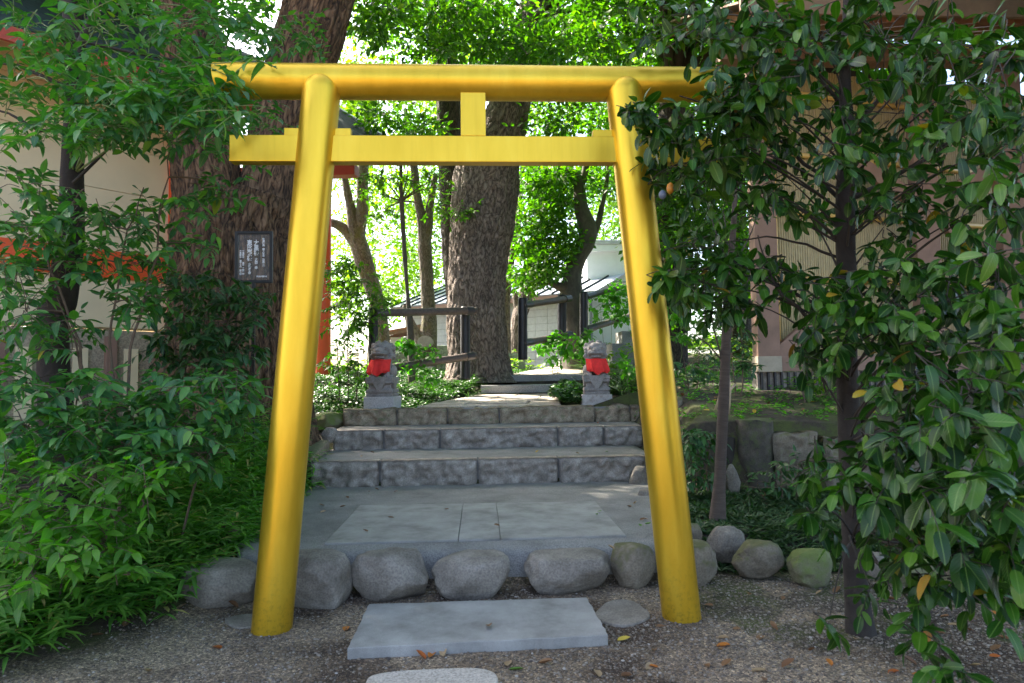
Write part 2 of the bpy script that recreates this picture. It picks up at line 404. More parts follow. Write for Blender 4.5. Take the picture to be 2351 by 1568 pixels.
# bare trodden ground: gravelly dirt, darker damp patches
n = NT('trodden_gravel_ground'); v = n.geo()
big = n.noise(v, .9, 6, .62); sp = n.voro(v, 75, 'F1', 'Color'); spv = n.noise(v, 70, 4, .65)
c = n.ramp(big, [(.38, (.105,.080,.062)), (.48, (.20,.165,.135)), (.60, (.30,.265,.225))])
c = n.mix(.8, c, n.ramp(spv, [(.3, (.45,.42,.40)), (.52, (1,1,1)), (.72, (1.75,1.7,1.6))]), 'MULTIPLY')
n.color(c); n.set(Roughness=.95); n.bump(n.math('ADD', n.math('MULTIPLY', spv, 1.0), n.math('MULTIPLY', n.noise(v, 12, 5, .6), 1.5)), .8, .012); M['ground_gravel'] = n.m
# soil under the plants: dark humus with moss
n = NT('mossy_soil'); v = n.geo(); a = n.noise(v, 1.6, 7, .65); b = n.noise(v, 30, 5, .7)
c = n.ramp(n.math('ADD', n.math('MULTIPLY', a, .7), n.math('MULTIPLY', b, .3)), [(.36, (.022,.017,.012)), (.47, (.05,.036,.025)), (.52, (.055,.065,.018)), (.66, (.085,.105,.022))])
n.color(c); n.set(Roughness=.95); n.bump(b, .9, .02); M['soil'] = n.m
n = NT('pebbles'); at = n.n('ShaderNodeAttribute', attribute_name='tint')
n.color(n.ramp(at.outputs['Fac'], [(0, (.07,.058,.05)), (.35, (.15,.12,.092)), (.75, (.23,.19,.15)), (.96, (.30,.26,.215)), (1, (.42,.39,.35))])); n.set(Roughness=.8); M['pebble'] = n.m

# ================================================================== terrain
def sstep(a, b, t):
    t = np.clip((t-a)/(b-a), 0, 1); return t*t*(3-2*t)
XL, XR = -1.87, 1.98
def path_l(y): return np.interp(y, [9.6, 11, 12.4, 13.3, 17, 20], [-1.0, -.55, .0, .5, 2.0, 2.6])
def path_r(y): return np.interp(y, [9.6, 11, 12.4, 13.3, 17, 20], [1.2, 1.35, 1.6, 1.95, 2.9, 3.6])
def gz(x, y, bumps=True):
    x = np.asarray(x, float); y = np.asarray(y, float)
    fl = np.interp(x, [-4, -2.6, -1.95, -1.6], [3.2, 3.45, 4.15, 4.55])              # where the left bed starts
    zl = np.interp(y-fl, [0, .9, 2.5, 4.5, 6.2, 9, 12, 18, 40], [0, .20, .34, .50, .82, 1.40, 1.45, 1.2, 1.0])
    far = sstep(-3.2, -5.5, x); zl = zl*(1-far) + far*np.minimum(zl, .55)
    zr = np.interp(y, [5.05, 5.5, 7.05, 7.2, 9, 12, 16, 22, 40], [0, .18, .20, .90, 1.22, 1.45, 1.9, 2.0, 2.0])
    zc = np.interp(y, [4.80, 4.95, 7.6, 7.75, 8.8, 8.95, 9.55, 9.7, 12.4, 12.55, 13.25, 13.4, 17, 20, 40],
                   [0, .17, .17, .43, .43, .68, .68, .93, 1.04, 1.18, 1.24, 1.38, 1.64, 1.75, 1.4])
    al = np.where(y > 9.65, path_l(y)-.1, np.interp(y, [4.6, 5.2, 7.7], [-1.5, -1.75, XL])-.12); ar = np.where(y > 9.65, path_r(y)+.1, np.interp(y, [4.6, 5.2, 6.5, 7.7], [1.35, 1.5, 1.85, XR])+.12)
    wl = sstep(al+.12, al-.12, x); wr = sstep(ar-.12, ar+np.interp(y, [7, 7.7, 9.5, 9.8, 13], [.12, .5, .7, 1.7, 1.5]), x)
    z = zc*(1-wl)*(1-wr) + zl*wl + zr*wr
    if bumps:
        s = x.shape; P = np.stack([x.ravel(), y.ravel(), np.zeros(x.size)], 1)
        nz = fbm(P*1.3, 3, 4).reshape(s)
        soft = np.where(y < 4.4, .012, .05)*np.where((wl+wr) > .5, 1, .3)
        z = z + nz*soft
    return z
def gzs(x, y): return float(gz(np.array([x]), np.array([y]))[0])
def gravel_mask(x, y):
    e = np.interp(x, [-4, -2.6, -1.95, -1.6, 3, 5], [3.2, 3.45, 4.2, 4.8, 4.9, 4.9])
    return e - y
def axis(lo, a, b, hi, step, n):
    t = np.linspace(0, 1, n)[1:]**3
    return np.concatenate([(a-(a-lo)*t)[::-1], np.arange(a, b+1e-6, step), b+(hi-b)*t])
gx = axis(-400, -7, 7, 400, .10, 22); gy = axis(-120, .8, 18, 700, .10, 24)
X, Y = np.meshgrid(gx, gy); Z = gz(X, Y)
V = np.stack([X.ravel(), Y.ravel(), Z.ravel()], 1); nx, ny = len(gx), len(gy)
i = np.arange(nx-1)[None, :] + nx*np.arange(ny-1)[:, None]; i = i.ravel()
F = np.stack([i, i+1, i+1+nx, i+nx], 1)
gm = gravel_mask(V[:,0], V[:,1]) + .35*fbm(np.c_[V[:,0]*2, V[:,1]*2, V[:,2]*0], 8, 3)
gm = np.where(gm > 0, np.maximum(gm-sstep(.9, 1.9, V[:,0])*sstep(3.1, 3.7, V[:,1])*(.9+1.6*fbm(np.c_[V[:,0]*3, V[:,1]*3, V[:,2]*0], 18, 4))*1.2, .02), gm)
n = NT('ground_mix'); v = n.geo()
at = n.n('ShaderNodeAttribute', attribute_name='tint')
spv = n.noise(v, 62, 5, .7); big = n.noise(v, .95, 6, .62)
c1 = n.ramp(big, [(.41, (.065,.044,.03)), (.48, (.165,.125,.088)), (.60, (.31,.25,.185))])
vc1 = n.voro(v, 85, 'F1', 'Color'); vc2 = n.voro(v, 190, 'F1', 'Color')
s1 = n.n('ShaderNodeSeparateColor'); n.l(vc1, s1.inputs[0]); s2 = n.n('ShaderNodeSeparateColor'); n.l(vc2, s2.inputs[0])
c1 = n.mix(.9, c1, n.ramp(s1.outputs[0], [(0, (.35,.32,.30)), (.4, (.8,.78,.75)), (.8, (1.3,1.25,1.15)), (1, (2.3,2.2,2.0))]), 'MULTIPLY')
c1 = n.mix(.7, c1, n.ramp(s2.outputs[1], [(0, (.5,.48,.45)), (.5, (1,1,1)), (1, (1.7,1.6,1.5))]), 'MULTIPLY')
a = n.noise(v, 1.6, 7, .65); b = n.noise(v, 30, 5, .7)
c2 = n.ramp(n.math('ADD', n.math('MULTIPLY', a, .7), n.math('MULTIPLY', b, .3)), [(.38, (.022,.017,.012)), (.47, (.05,.037,.026)), (.52, (.055,.063,.018)), (.64, (.085,.105,.022))])
f = n.ramp(n.math('ADD', at.outputs['Fac'], n.math('MULTIPLY', n.math('SUBTRACT', b, .5), .5)), [(.0, (0,0,0)), (.18, (1,1,1))])
n.color(n.mix(f, c2, c1)); n.set(Roughness=.95)
n.bump(n.math('ADD', spv, n.math('MULTIPLY', n.noise(v, 12, 5, .6), 1.6)), .9, .012)
tag(mesh_obj('ground', V, F, n.m, smooth=True, attr=gm, origin=(0,0,0)), kind='structure')

# pebbles strewn over the trodden ground
def ico_np(sub):
    bm = bmesh.new(); bmesh.ops.create_icosphere(bm, subdivisions=sub, radius=1)
    V = np.array([v.co for v in bm.verts]); F = np.array([[v.index for v in f.verts] for f in bm.faces]); bm.free(); return V, F
OV, OF = ico_np(1)
def pebble_field(name, label, n, x0, x1, y0, y1, zfun, smin, smax, mat, keep=None):
    x = RNG.uniform(x0, x1, n*2); y = y0 + (y1-y0)*RNG.uniform(0, 1, n*2)**1.0
    k = np.ones(len(x), bool) if keep is None else keep(x, y)
    x, y = x[k][:n], y[k][:n]; m_ = len(x)
    s = smin + (smax-smin)*RNG.uniform(0, 1, m_)**3.2
    sc = np.stack([s*RNG.uniform(.8, 1.3, m_), s*RNG.uniform(.7, 1.1, m_), s*RNG.uniform(.45, .7, m_)], 1)
    an = RNG.uniform(0, 6.28, m_); ca, sa = np.cos(an), np.sin(an)
    Vt = OV[None]*(1+RNG.uniform(-.14, .14, (m_, len(OV), 1)))*sc[:, None, :]
    xx = Vt[..., 0]*ca[:, None]-Vt[..., 1]*sa[:, None]; yy = Vt[..., 0]*sa[:, None]+Vt[..., 1]*ca[:, None]
    z = zfun(x, y)
    P = np.stack([xx+x[:, None], yy+y[:, None], Vt[..., 2]+z[:, None]+sc[:, 2:3]*.25], 2).reshape(-1, 3)
    Fa = (OF[None]+(np.arange(m_)*len(OV))[:, None, None]).reshape(-1, 3)
    tint = np.repeat(RNG.uniform(0, 1, m_), len(OV))
    o = mesh_obj(name, P, Fa, mat, smooth=True, attr=tint, origin=(0,0,0))
    return tag(o, label, 'gravel', kind='stuff')
def clump(x, y): return (gravel_mask(x, y) > -.15) & (fbm(np.c_[x*1.1, y*1.1, x*0], 21, 3)+.25 > RNG.uniform(-.5, .75, len(x)))
pebble_field('gravel', 'loose grey and brown gravel strewn over the trodden ground', 40000, -2.8, 3.1, 2.8, 4.9, gz, .0025, .0105, M['pebble'], clump)

# ================================================================== boulders edging the bed
IV4, IF4 = ico_np(5)
def boulder(name, bb, z0, label, mat, group=None, seed=1, flat=.55, depth=.75, parent=None, Ydist=None, sq=.55, rough=.14, cat='boulder'):
    x0, y0, x1, y1 = bb; cx = (x0+x1)/2
    c = PZ(cx, y1, z0) if Ydist is None else PY(cx, y1, Ydist)
    w = PS(x1-x0, c.y)/2; d = w*depth; zb = c.z if Ydist is not None else z0
    top = PY(cx, y0+ (y1-y0)*.08, c.y+d).z if flat > 0 else PY(cx, y0, c.y+d*.5).z
    h = (top-zb)
    U = IV4/np.maximum(np.abs(IV4).max(1), 1e-6)[:, None]
    S = IV4*(1-sq*.5) + U*.5*sq*.82
    nz = fbm(IV4*1.15+seed*7.3, seed, 3, .55); n2 = fbm(IV4*4.0+seed*3.1, seed+40, 4, .6)
    S = S*(1+rough*1.7*nz+rough*.28*n2)[:, None]
    rb_ = np.random.default_rng(seed*13+1)
    for _ in range(9):                            # worn fracture faces
        nn = rb_.normal(0, 1, 3); nn[2] *= .7; nn /= np.linalg.norm(nn); dd = rb_.uniform(.66, .86); hh = S@nn-dd
        S = S-np.where(hh > 0, hh*.66, 0)[:, None]*nn[None]
    S = S*(1+.012*fbm(IV4*9+seed, seed+60, 3))[:, None]
    zt = S[:, 2]; S[:, 2] = np.where(zt > flat, flat+(zt-flat)*.35, zt)
    zmax = S[:, 2].max()
    S[:, :2] *= .97/np.abs(S[:, 0]).max()
    V = np.stack([c.x+S[:, 0]*w, c.y+d*.92+S[:, 1]*d, zb-.03+(S[:, 2]+.85)/(zmax+.85)*(h+.03)], 1)
    o = mesh_obj(name, V, IF4, mat, parent, smooth=True)
    if parent is None: tag(o, label, cat, group)
    return o
GB = 'boulders edging the terrace'
boulder('boulder', (385,1278,582,1404), 0, 'rounded grey boulder beside the dwarf bamboo, at the end of the row', M['boulder'], GB, 1, .6)
boulder('boulder', (628,1250,797,1402), 0, 'tall grey boulder standing behind the foot of the gate post with pale stains', M['boulder'], GB, 2, .7)
boulder('boulder', (789,1252,985,1391), 0, 'smooth round-shouldered grey boulder beside the flat-topped one', M['boulder'], GB, 3, .8)
boulder('boulder', (985,1258,1184,1384), 0, 'flat-topped grey boulder right behind the loose slab', M['boulder'], GB, 4, .38)
boulder('boulder', (1195,1254,1420,1372), 0, 'broad lumpy grey boulder, widest of the row behind the slab', M['boulder'], GB, 15, .55)
boulder('boulder', (1410,1236,1524,1356), 0, 'brownish boulder with a cracked face tucked behind the shaded gate post', M['boulder_brown'], GB, 6, .6)
boulder('boulder', (1540,1230,1662,1352), 0, 'dark brown boulder wedged behind the gate post beside the pale one', M['boulder_brown'], GB, 7, .7)
boulder('boulder', (1630,1198,1727,1292), .05, 'pale upright boulder leaning at the lily turf', M['boulder'], GB, 8, .9, sq=.5)
boulder('boulder', (1692,1230,1824,1327), .02, 'egg-shaped brown boulder beside the mossy green one', M['boulder_brown'], GB, 9, .9, sq=.4)
boulder('boulder', (1826,1250,1932,1345), 0, 'squarish boulder covered in green moss', M['boulder_moss'], GB, 10, .6)
boulder('boulder', (1990,1262,2062,1330), 0, 'small grey boulder behind the dark tree trunk', M['boulder'], GB, 11, .7)
boulder('boulder', (2062,1268,2190,1352), 0, 'boulder painted yellow-green as if lit, half hidden by the low glossy leaves', M['boulder_moss'], GB, 12, .8, sq=.4)  # moss colour here stands in for yellow-green light on the stone
boulder('boulder', (1578,1198,1618,1242), .17, 'little brown stone on the bank behind the gate post', M['boulder_brown'], GB, 13, .8)
GS = 'stones beside the steps'
boulder('boulder', (1447,1064,1502,1128), .19, 'rounded stone standing at the end of the lowest step', M['boulder'], GS, 14, .9, sq=.3)
boulder('boulder', (1464,1120,1510,1152), .2, 'small rounded stone on the aggregate terrace', M['boulder'], GS, 16, .9, sq=.3)
boulder('boulder', (708,942,792,990), .70, 'low yellow-brown mossy stone at the end of the top step', M['boulder_moss'], GS, 17, .8, Ydist=9.45)
boulder('boulder', (735,978,775,1012), .60, 'small pale stone at the end of the middle step', M['riser'], GS, 18, .9, Ydist=8.75)
boulder('boulder', (1545,905,1575,965), .9, 'rounded brown stone on the mossy bank', M['boulder_brown'], GS, 19, .9, Ydist=8.4)
boulder('boulder', (495,1192,545,1262), .2, 'dark stone at the edge of the terrace under the dwarf bamboo', M['boulder_brown'], GS, 22, .8)

# ================================================================== terrace, slabs, steps
def poly_slab(name, pts, z, th, mat, parent=None, bevel=.006, bottom=None):
    b = MB(); n_ = len(pts)
    b.V = [(p[0], p[1], z) for p in pts] + [(p[0], p[1], z-th) for p in pts]
    b.F = [tuple(range(n_)), tuple(range(2*n_-1, n_-1, -1))] + [(i, i+n_, (i+1) % n_+n_, (i+1) % n_) for i in range(n_)]
    return b.build(name, mat, parent, bevel=bevel, seg=2)
def grid_slab(name, outline_l, outline_r, ys, zf, th, mat, parent=None, amp=.004, seed=0, nxg=46):
    """slab between a left and a right edge, gently uneven on top"""
    V = []; ny_ = len(ys)
    for y, l, r in zip(ys, outline_l, outline_r):
        for k in range(nxg): V.append((l+(r-l)*k/(nxg-1), y, 0))
    V = np.array(V); V[:, 2] = np.interp(V[:, 1], zf[0], zf[1]) + amp*fbm(V*[3,3,1]+seed, seed, 4)
    i = (np.arange(nxg-1)[None, :]+nxg*np.arange(ny_-1)[:, None]).ravel(); F = np.stack([i, i+1, i+1+nxg, i+nxg], 1)
    ring = list(range(nxg)) + [nxg*(k+1)-1 for k in range(1, ny_)] + [nxg*(ny_-1)+k for k in range(nxg-2, -1, -1)] + [nxg*k for k in range(ny_-2, 0, -1)]
    k0 = len(V); lo = V[ring].copy(); lo[:, 2] -= th; V = np.vstack([V, lo]); m_ = len(ring)
    SF = np.array([[ring[a], k0+a, k0+(a+1) % m_, ring[(a+1) % m_]] for a in range(m_)])
    return mesh_obj(name, V, [F, SF], mat, parent, smooth=False)
TZ = .25
ys = np.linspace(4.84, 7.70, 40)
fl = PZ(498, 1268, TZ); bl = PZ(700, 1108, TZ)
lft = np.interp(ys, [4.84, 5.3, 7.7], [-1.62, -1.80, -1.93]) + .05*fbm(np.c_[ys*2, ys*0, ys*0], 5, 3)
rgtx = np.interp(ys, [4.84, 5.2, 6.5, 7.7], [1.28, 1.62, 1.90, 2.02]) + .05*fbm(np.c_[ys*2, ys*0+4, ys*0], 6, 3)
terr = grid_slab('path', lft, rgtx, ys, ([4.84, 4.95, 7.7], [TZ-.045, TZ, TZ+.01]), .22, M['agg'], amp=.006, nxg=70)
tag(terr, kind='structure')
def slab_px(name, px, z, th, mat, parent=None, bevel=.006):
    c = [PZ(x, y, z) for x, y in px]; q = []; rj = random.Random(4)
    for a, b2 in zip(c, c[1:]+c[:1]):
        for k in range(14):
            j = 0 if k == 0 else .0035
            q.append(a.lerp(b2, k/14)+Vector((rj.gauss(0, j), rj.gauss(0, j), 0)))
    return poly_slab(name, q, z, th, mat, parent, bevel)
# three sawn slabs let into the terrace
A, B_, C_, D_ = PZ(745,1248,TZ+.012), PZ(1437,1229,TZ+.012), PZ(1366,1151,TZ+.012), PZ(827,1160,TZ+.012)
def bil(u, v): return (A*(1-u)+B_*u)*(1-v) + (D_*(1-u)+C_*u)*v
for u0, u1 in ((0, .4355), (.4385, .5755), (.5785, 1)):
    poly_slab('paving_slab', [bil(u0,0), bil(u1,0), bil(u1,1), bil(u0,1)], TZ+.014, .05, M['slab'], terr, .003)
o = slab_px('stone_slab', [(797,1488), (1396,1457), (1347,1371), (848,1386)], .058, .06, M['slab'], None, .005)
tag(o, 'flat sawn grey granite slab lying in front of the row of boulders', 'slab')
b = MB(); cs = PZ(985, 1580, .04); pts = []
for k in range(40):
    a = 2*math.pi*k/40; ex = 4.0
    cxx = abs(math.cos(a))**(2/ex)*math.copysign(1, math.cos(a)); cyy = abs(math.sin(a))**(2/ex)*math.copysign(1, math.sin(a))
    pts.append((cs.x+.305*cxx*(1+.04*math.sin(3*a+1)), cs.y+.20*cyy*(1+.05*math.sin(2*a)), 0))
o = poly_slab('stepping_stone', pts, .045, .05, M['slab_warm'], None, .012)
tag(o, 'rounded beige stepping stone in the gravel before the granite slab', 'stepping stone')
for bb, sd in (((1365,1378,1490,1432), 3), ((520,1408,600,1440), 5)):
    p = [PZ(bb[0]+(bb[2]-bb[0])*(.5+.5*math.cos(a)*(1+.12*math.sin(3*a+sd))), bb[1]+(bb[3]-bb[1])*(.5-.5*math.sin(a)*(1+.12*math.cos(2*a+sd))), .014) for a in np.linspace(0, 2*math.pi, 18)[:-1]]
    o = poly_slab('stepping_stone', p, .014, .03, M['boulder'], None, .008)
    tag(o, 'flat irregular grey stone sunk in the gravel ' + ('beside the granite slab' if sd == 3 else 'at the foot of the gate post'), 'stepping stone')

def rock_block(name, xa, xb, z0, z1, yf, dep, mat, parent, seed, amp=.035, topamp=.0, margin=.014):
    w = xb-xa; h = z1-z0; nx_ = max(8, int(w/.024)); nz_ = max(6, int(h/.022))
    u, v_ = np.meshgrid(np.linspace(0, 1, nx_), np.linspace(0, 1, nz_)); u = u.ravel(); v_ = v_.ravel()
    P = np.c_[u*w*11+seed*3.7, v_*h*13, u*0+seed]
    fb = fbm(P, seed, 5, .6); rg = 1-np.abs(fbm(P*.8+9, seed+3, 4, .55))*2
    e = np.minimum(np.minimum(u, 1-u)*w, np.minimum(v_, 1-v_)*h); em = np.clip(e/margin, 0, 1)
    yy = yf - em*(.012+amp*(.55+1.1*fb+.45*rg)) 
    xx = xa+u*w; zz = z0+v_*h
    if topamp:
        zz = zz + v_**3*topamp*fbm(np.c_[xx*4, xx*0, xx*0+seed], seed, 3)*2
        xx = xx + (np.abs(u-.5)*2)**6*topamp*.6*fbm(np.c_[zz*9, xx*0+seed, zz*0], seed+1, 2)
    V = np.stack([xx, yy, zz], 1); i = (np.arange(nx_-1)[None, :]+nx_*np.arange(nz_-1)[:, None]).ravel()
    F = np.stack([i, i+1, i+1+nx_, i+nx_], 1)
    ring = list(range(nx_)) + [nx_*(k+1)-1 for k in range(1, nz_)] + [nx_*(nz_-1)+k for k in range(nx_-2, -1, -1)] + [nx_*k for k in range(nz_-2, 0, -1)]
    k0 = len(V); lo = V[ring].copy(); lo[:, 1] = yf+dep; V = np.vstack([V, lo]); m_ = len(ring)
    SF = np.array([[ring[(a+1) % m_], k0+(a+1) % m_, k0+a, ring[a]] for a in range(m_)])
    return mesh_obj(name, V, [F, SF], mat, parent)
steps = empty('stone_steps', (0.05, 7.66, .2), 'three broad rough-faced stone steps below the guardian statues', 'steps')
rows = [ # front Y, z0, z1, joints px at row y
    (7.66, .22, .525, 1080, [712, 872, 1097, 1282, 1484], 'riser', 0, .20),
    (8.84, .50, .775, 1008, [764, 881, 1010.5, 1280.5, 1385.5, 1476], 'riser', 0, .20),
    (9.62, .75, 1.005, 955, [787.5, 912, 1028, 1146, 1365, 1446, 1470], 'riser_brown', .022, .30)]
sd = 3
for (yf, z0, z1, py, js, mt, ta, dep) in rows:
    xs = [PY(j, py, yf).x for j in js]
    for a, b_ in zip(xs[:-1], xs[1:]):
        sd += 1
        g = .008 if mt == 'riser' else .004
        rock_block('riser_block', a+g, b_-g, z0, z1, yf, dep, M[mt], steps, sd, amp=.075 if mt == 'riser' else .075, topamp=ta*(.6+.8*random.random()))
    MB().box((xs[0]+.01, yf+.012, z0), (xs[-1]-.01, yf+dep-.02, z1-.012)).build('mortar', M['mortar'], steps)
for (y0, y1, z, x0, x1, sd_) in ((7.66+.19, 8.86, .524, -1.86, 2.02, 1), (8.84+.19, 9.64, .774, -1.84, 2.2, 2)):
    ys = np.linspace(y0, y1, 14)
    grid_slab('tread', ys*0+x0, ys*0+x1, ys, ([y0, y1], [z-.004, z+.012]), .12, M['agg'], steps, amp=.004, seed=sd_)
# slanting kerb stones at the ends of the steps
kb = MB(); kb.beam(PY(712,1052,7.75)+Vector((-.07,0,-.06)), PY(757,1014,8.8)+Vector((-.10,0,-.05)), .20, .16)
tag(kb.build('kerb_stone', M['riser_brown'], None, bevel=.02), 'slanting brown kerb stone climbing beside the lower steps', 'kerb')

# ------------------------------------------------------------------ upper flagged path
up = empty('upper_path', (.1, 9.95, 1.0), None, None); tag(up, kind='structure')
def flag(pts, zf, parent, seed, th=.06):
    b = MB(); c = sum((Vector((p[0], p[1], 0)) for p in pts), Vector())/len(pts); q = []
    rr = random.Random(seed)
    for a, b2 in zip(pts, pts[1:]+pts[:1]):
        for t in (0, .25, .5, .75):
            x = a[0]+(b2[0]-a[0])*t; y = a[1]+(b2[1]-a[1])*t
            s = .96 if t == 0 else 1.0
            q.append((c.x+(x-c.x)*s+rr.uniform(-.014, .014), c.y+(y-c.y)*s+rr.uniform(-.014, .014)))
    n_ = len(q); dz = rr.uniform(-.006, .008)
    b.V = [(x, y, zf(y)+dz) for x, y in q]+[(x, y, zf(y)-th) for x, y in q]
    b.F = [tuple(range(n_)), tuple(range(2*n_-1, n_-1, -1))]+[(i, i+n_, (i+1) % n_+n_, (i+1) % n_) for i in range(n_)]
    return b.build('flagstone', M['flag'], parent, bevel=.008)
zf1 = lambda y: float(np.interp(y, [9.8, 12.5], [1.012, 1.11]))
rowsf = [(9.90, 10.28), (10.30, 10.75), (10.77, 11.3), (11.32, 11.9), (11.92, 12.46)]
for k, (ya, yb) in enumerate(rowsf):
    cuts = [0]+[c_+random.uniform(-.06, .06) for c_ in ((.45,), (.28, .7), (.5,), (.36, .72), (.55,))[k]]+[1]
    l0, l1, r0, r1 = float(path_l(ya)), float(path_l(yb)), float(path_r(ya)), float(path_r(yb))
    for j, (ca, cb) in enumerate(zip(cuts[:-1], cuts[1:])):
        e = .012
        flag([(l0+(r0-l0)*ca+e, ya), (l0+(r0-l0)*cb-e, ya), (l1+(r1-l1)*cb-e, yb), (l1+(r1-l1)*ca+e, yb)], zf1, up, k*7+j)
# concrete steps further up
def cstep(x0, x1, ya, yb, z0, z1):
    s = MB().box((x0, ya, z0), (x1, yb, z1)).build('concrete_step', M['concrete'], up, bevel=.02, seg=3)
pa = PY(1104, 903, 12.5); pb = PY(1330, 880, 12.5)
cstep(pa.x, pb.x, 12.5, 13.4, 1.0, 1.275)
pa = PY(1158, 878, 13.35); pb = PY(1360, 860, 13.35)
cstep(pa.x, pb.x, 13.35, 13.9, 1.15, 1.455)
zf2 = lambda y: float(np.interp(y, [13.9, 17.2], [1.46, 1.70]))
for k in range(5):
    ya = 13.93+k*.65; yb = ya+.62
    f0 = lambda y: float(np.interp(y, [13.9, 17.2], [.62, 2.0])); f1 = lambda y: float(np.interp(y, [13.9, 17.2], [2.2, 3.0]))
    mth = .35+.3*random.random()
    for ca, cb in ((0, mth), (mth, 1)):
        flag([(f0(ya)+(f1(ya)-f0(ya))*ca+.012, ya), (f0(ya)+(f1(ya)-f0(ya))*cb-.012, ya), (f0(yb)+(f1(yb)-f0(yb))*cb-.012, yb), (f0(yb)+(f1(yb)-f0(yb))*ca+.012, yb)], zf2, up, 90+k*3+int(ca > 0))
cstep(PY(1285, 838, 17.3).x, PY(1400, 838, 17.3).x, 17.3, 18.2, 1.5, 1.86)
# two upper steps seen by the right-hand fence
for px0, px1, py0, py1, Yd in ((1405, 1470, 788, 815, 14.4), (1428, 1490, 760, 790, 15.2)):
    a = PY(px0, py0, Yd); b2 = PY(px1, py1, Yd)
    cstep(a.x, b2.x, Yd, Yd+.8, b2.z-.25, a.z)

# ================================================================== the golden gate
Lb, Rb = PZ(624, 1444, 0), PZ(1565, 1416, 0)
gu = (Rb-Lb).normalized(); gv = Vector((-gu.y, gu.x, 0)); gc = (Lb+Rb)/2; half = (Rb-Lb).length/2
gate = empty('torii_gate', gc, 'golden painted torii gate with leaning round posts and crossbeams', 'gate')
GM = Matrix((gu, gv, Vector((0,0,1)))).transposed().to_4x4(); GM.translation = gc
def G(u, v, z): return GM@Vector((u, v, z))
def gz_at(py, px): # height on the gate plane
    d = ray(px, py); n_ = gv; t = (gc-CAM).dot(n_)/d.dot(n_); p = CAM+d*t; return p.z, (p-gc).dot(gu)
zk, _ = gz_at(186, 1060); zn0, _ = gz_at(376, 1060); zn1, _ = gz_at(317, 1060)
KR = .106; LEAN = .088; PR0, PR1 = .114, .113
print('gate', zk, zn0, zn1, half)
ztop = zk-.072
def post(sgn):
    b = MB(); pts = []; rad = []
    for k in range(25):
        t = k/24; z = -.06+(ztop+.06)*t
        pts.append(G(sgn*(half-LEAN*z), 0, z)); rad.append(PR0+(PR1-PR0)*t)
    for k in range(1, 13):
        s_ = math.sin(k/12*math.pi/2); z = ztop+.105*s_; pts.append(G(sgn*(half-LEAN*z), 0, z)); rad.append(max(PR1*math.sqrt(max(0, 1-s_*s_)), .002))
    b.tube(pts, rad, 56)
    return b.build('post', M['gold'], gate, autosmooth=50)
post(-1); post(1)
# round top beam, ends cut on a slant
_, ul = gz_at(186, 497); 
b = MB(); seg = 56; ends = (ul, -ul+.02)
for k, u_ in enumerate(np.linspace(0, 1, 9)):
    for j in range(seg):
        a = 2*math.pi*j/seg; y = math.cos(a)*KR; z = math.sin(a)*KR
        uu = (ends[0]-z*.16)*(1-u_)+(ends[1]+z*.16)*u_
        b.V.append(tuple(G(uu, y+.028, zk+z)))
for k in range(8):
    for j in range(seg):
        p = k*seg+j; q = k*seg+(j+1) % seg; b.F.append((p, p+seg, q+seg, q))
b.F.append(tuple(range(seg))); b.F.append(tuple(range(8*seg, 9*seg))[::-1])
b.build('top_beam', M['gold'], gate, autosmooth=50)
_, nl = gz_at(345, 532)
nt = .042
MB().box((nl, -nt, zn0), (-nl+.03, nt, zn1), GM).build('tie_beam', M['gold'], gate, bevel=.004)
_, s0 = gz_at(270, 1058); _, s1 = gz_at(270, 1115)
MB().box((s0, -nt+.004, zn1+.001), (s1, nt-.004, zk-KR*.8), GM).build('strut', M['gold'], gate, bevel=.004)
for px0, px1 in ((655, 700), (755, 807), (1360, 1405), (1460, 1506)):
    _, a = gz_at(306, px0); _, b2 = gz_at(306, px1); zz, _ = gz_at(297, (px0+px1)/2)
    MB().box((a, -.028, zn1+.001), (b2, .028, zn1+.048), GM).build('wedge', M['gold'], gate, bevel=.004)

# ================================================================== guardian lions
SV, SF_ = ico_np(3)
def blob(parts, voxel, smooth_it=4, factor=.5):
    V = []; F = []; k = 0
    for c, r in parts:
        c = np.array(c, float); r = np.array(r if hasattr(r, '__len__') else (r, r, r), float)
        V.append(SV*r+c); F.append(SF_+k); k += len(SV)
    me = np_mesh('blob', np.vstack(V), np.vstack(F)); o = bpy.data.objects.new('blob_tmp', me); COL.objects.link(o)
    md = o.modifiers.new('r', 'REMESH'); md.mode = 'VOXEL'; md.voxel_size = voxel; md.use_smooth_shade = True
    sm = o.modifiers.new('s', 'SMOOTH'); sm.factor = factor; sm.iterations = smooth_it
    dg = bpy.context.evaluated_depsgraph_get(); e = o.evaluated_get(dg)
    out = bpy.data.meshes.new_from_object(e); bpy.data.objects.remove(o); bpy.data.meshes.remove(me)
    out.polygons.foreach_set('use_smooth', np.ones(len(out.polygons), bool)); return out
def caps(a, b, r0, r1, n=7):
    return [((a[0]+(b[0]-a[0])*t, a[1]+(b[1]-a[1])*t, a[2]+(b[2]-a[2])*t), r0+(r1-r0)*t) for t in np.linspace(0, 1, n)]
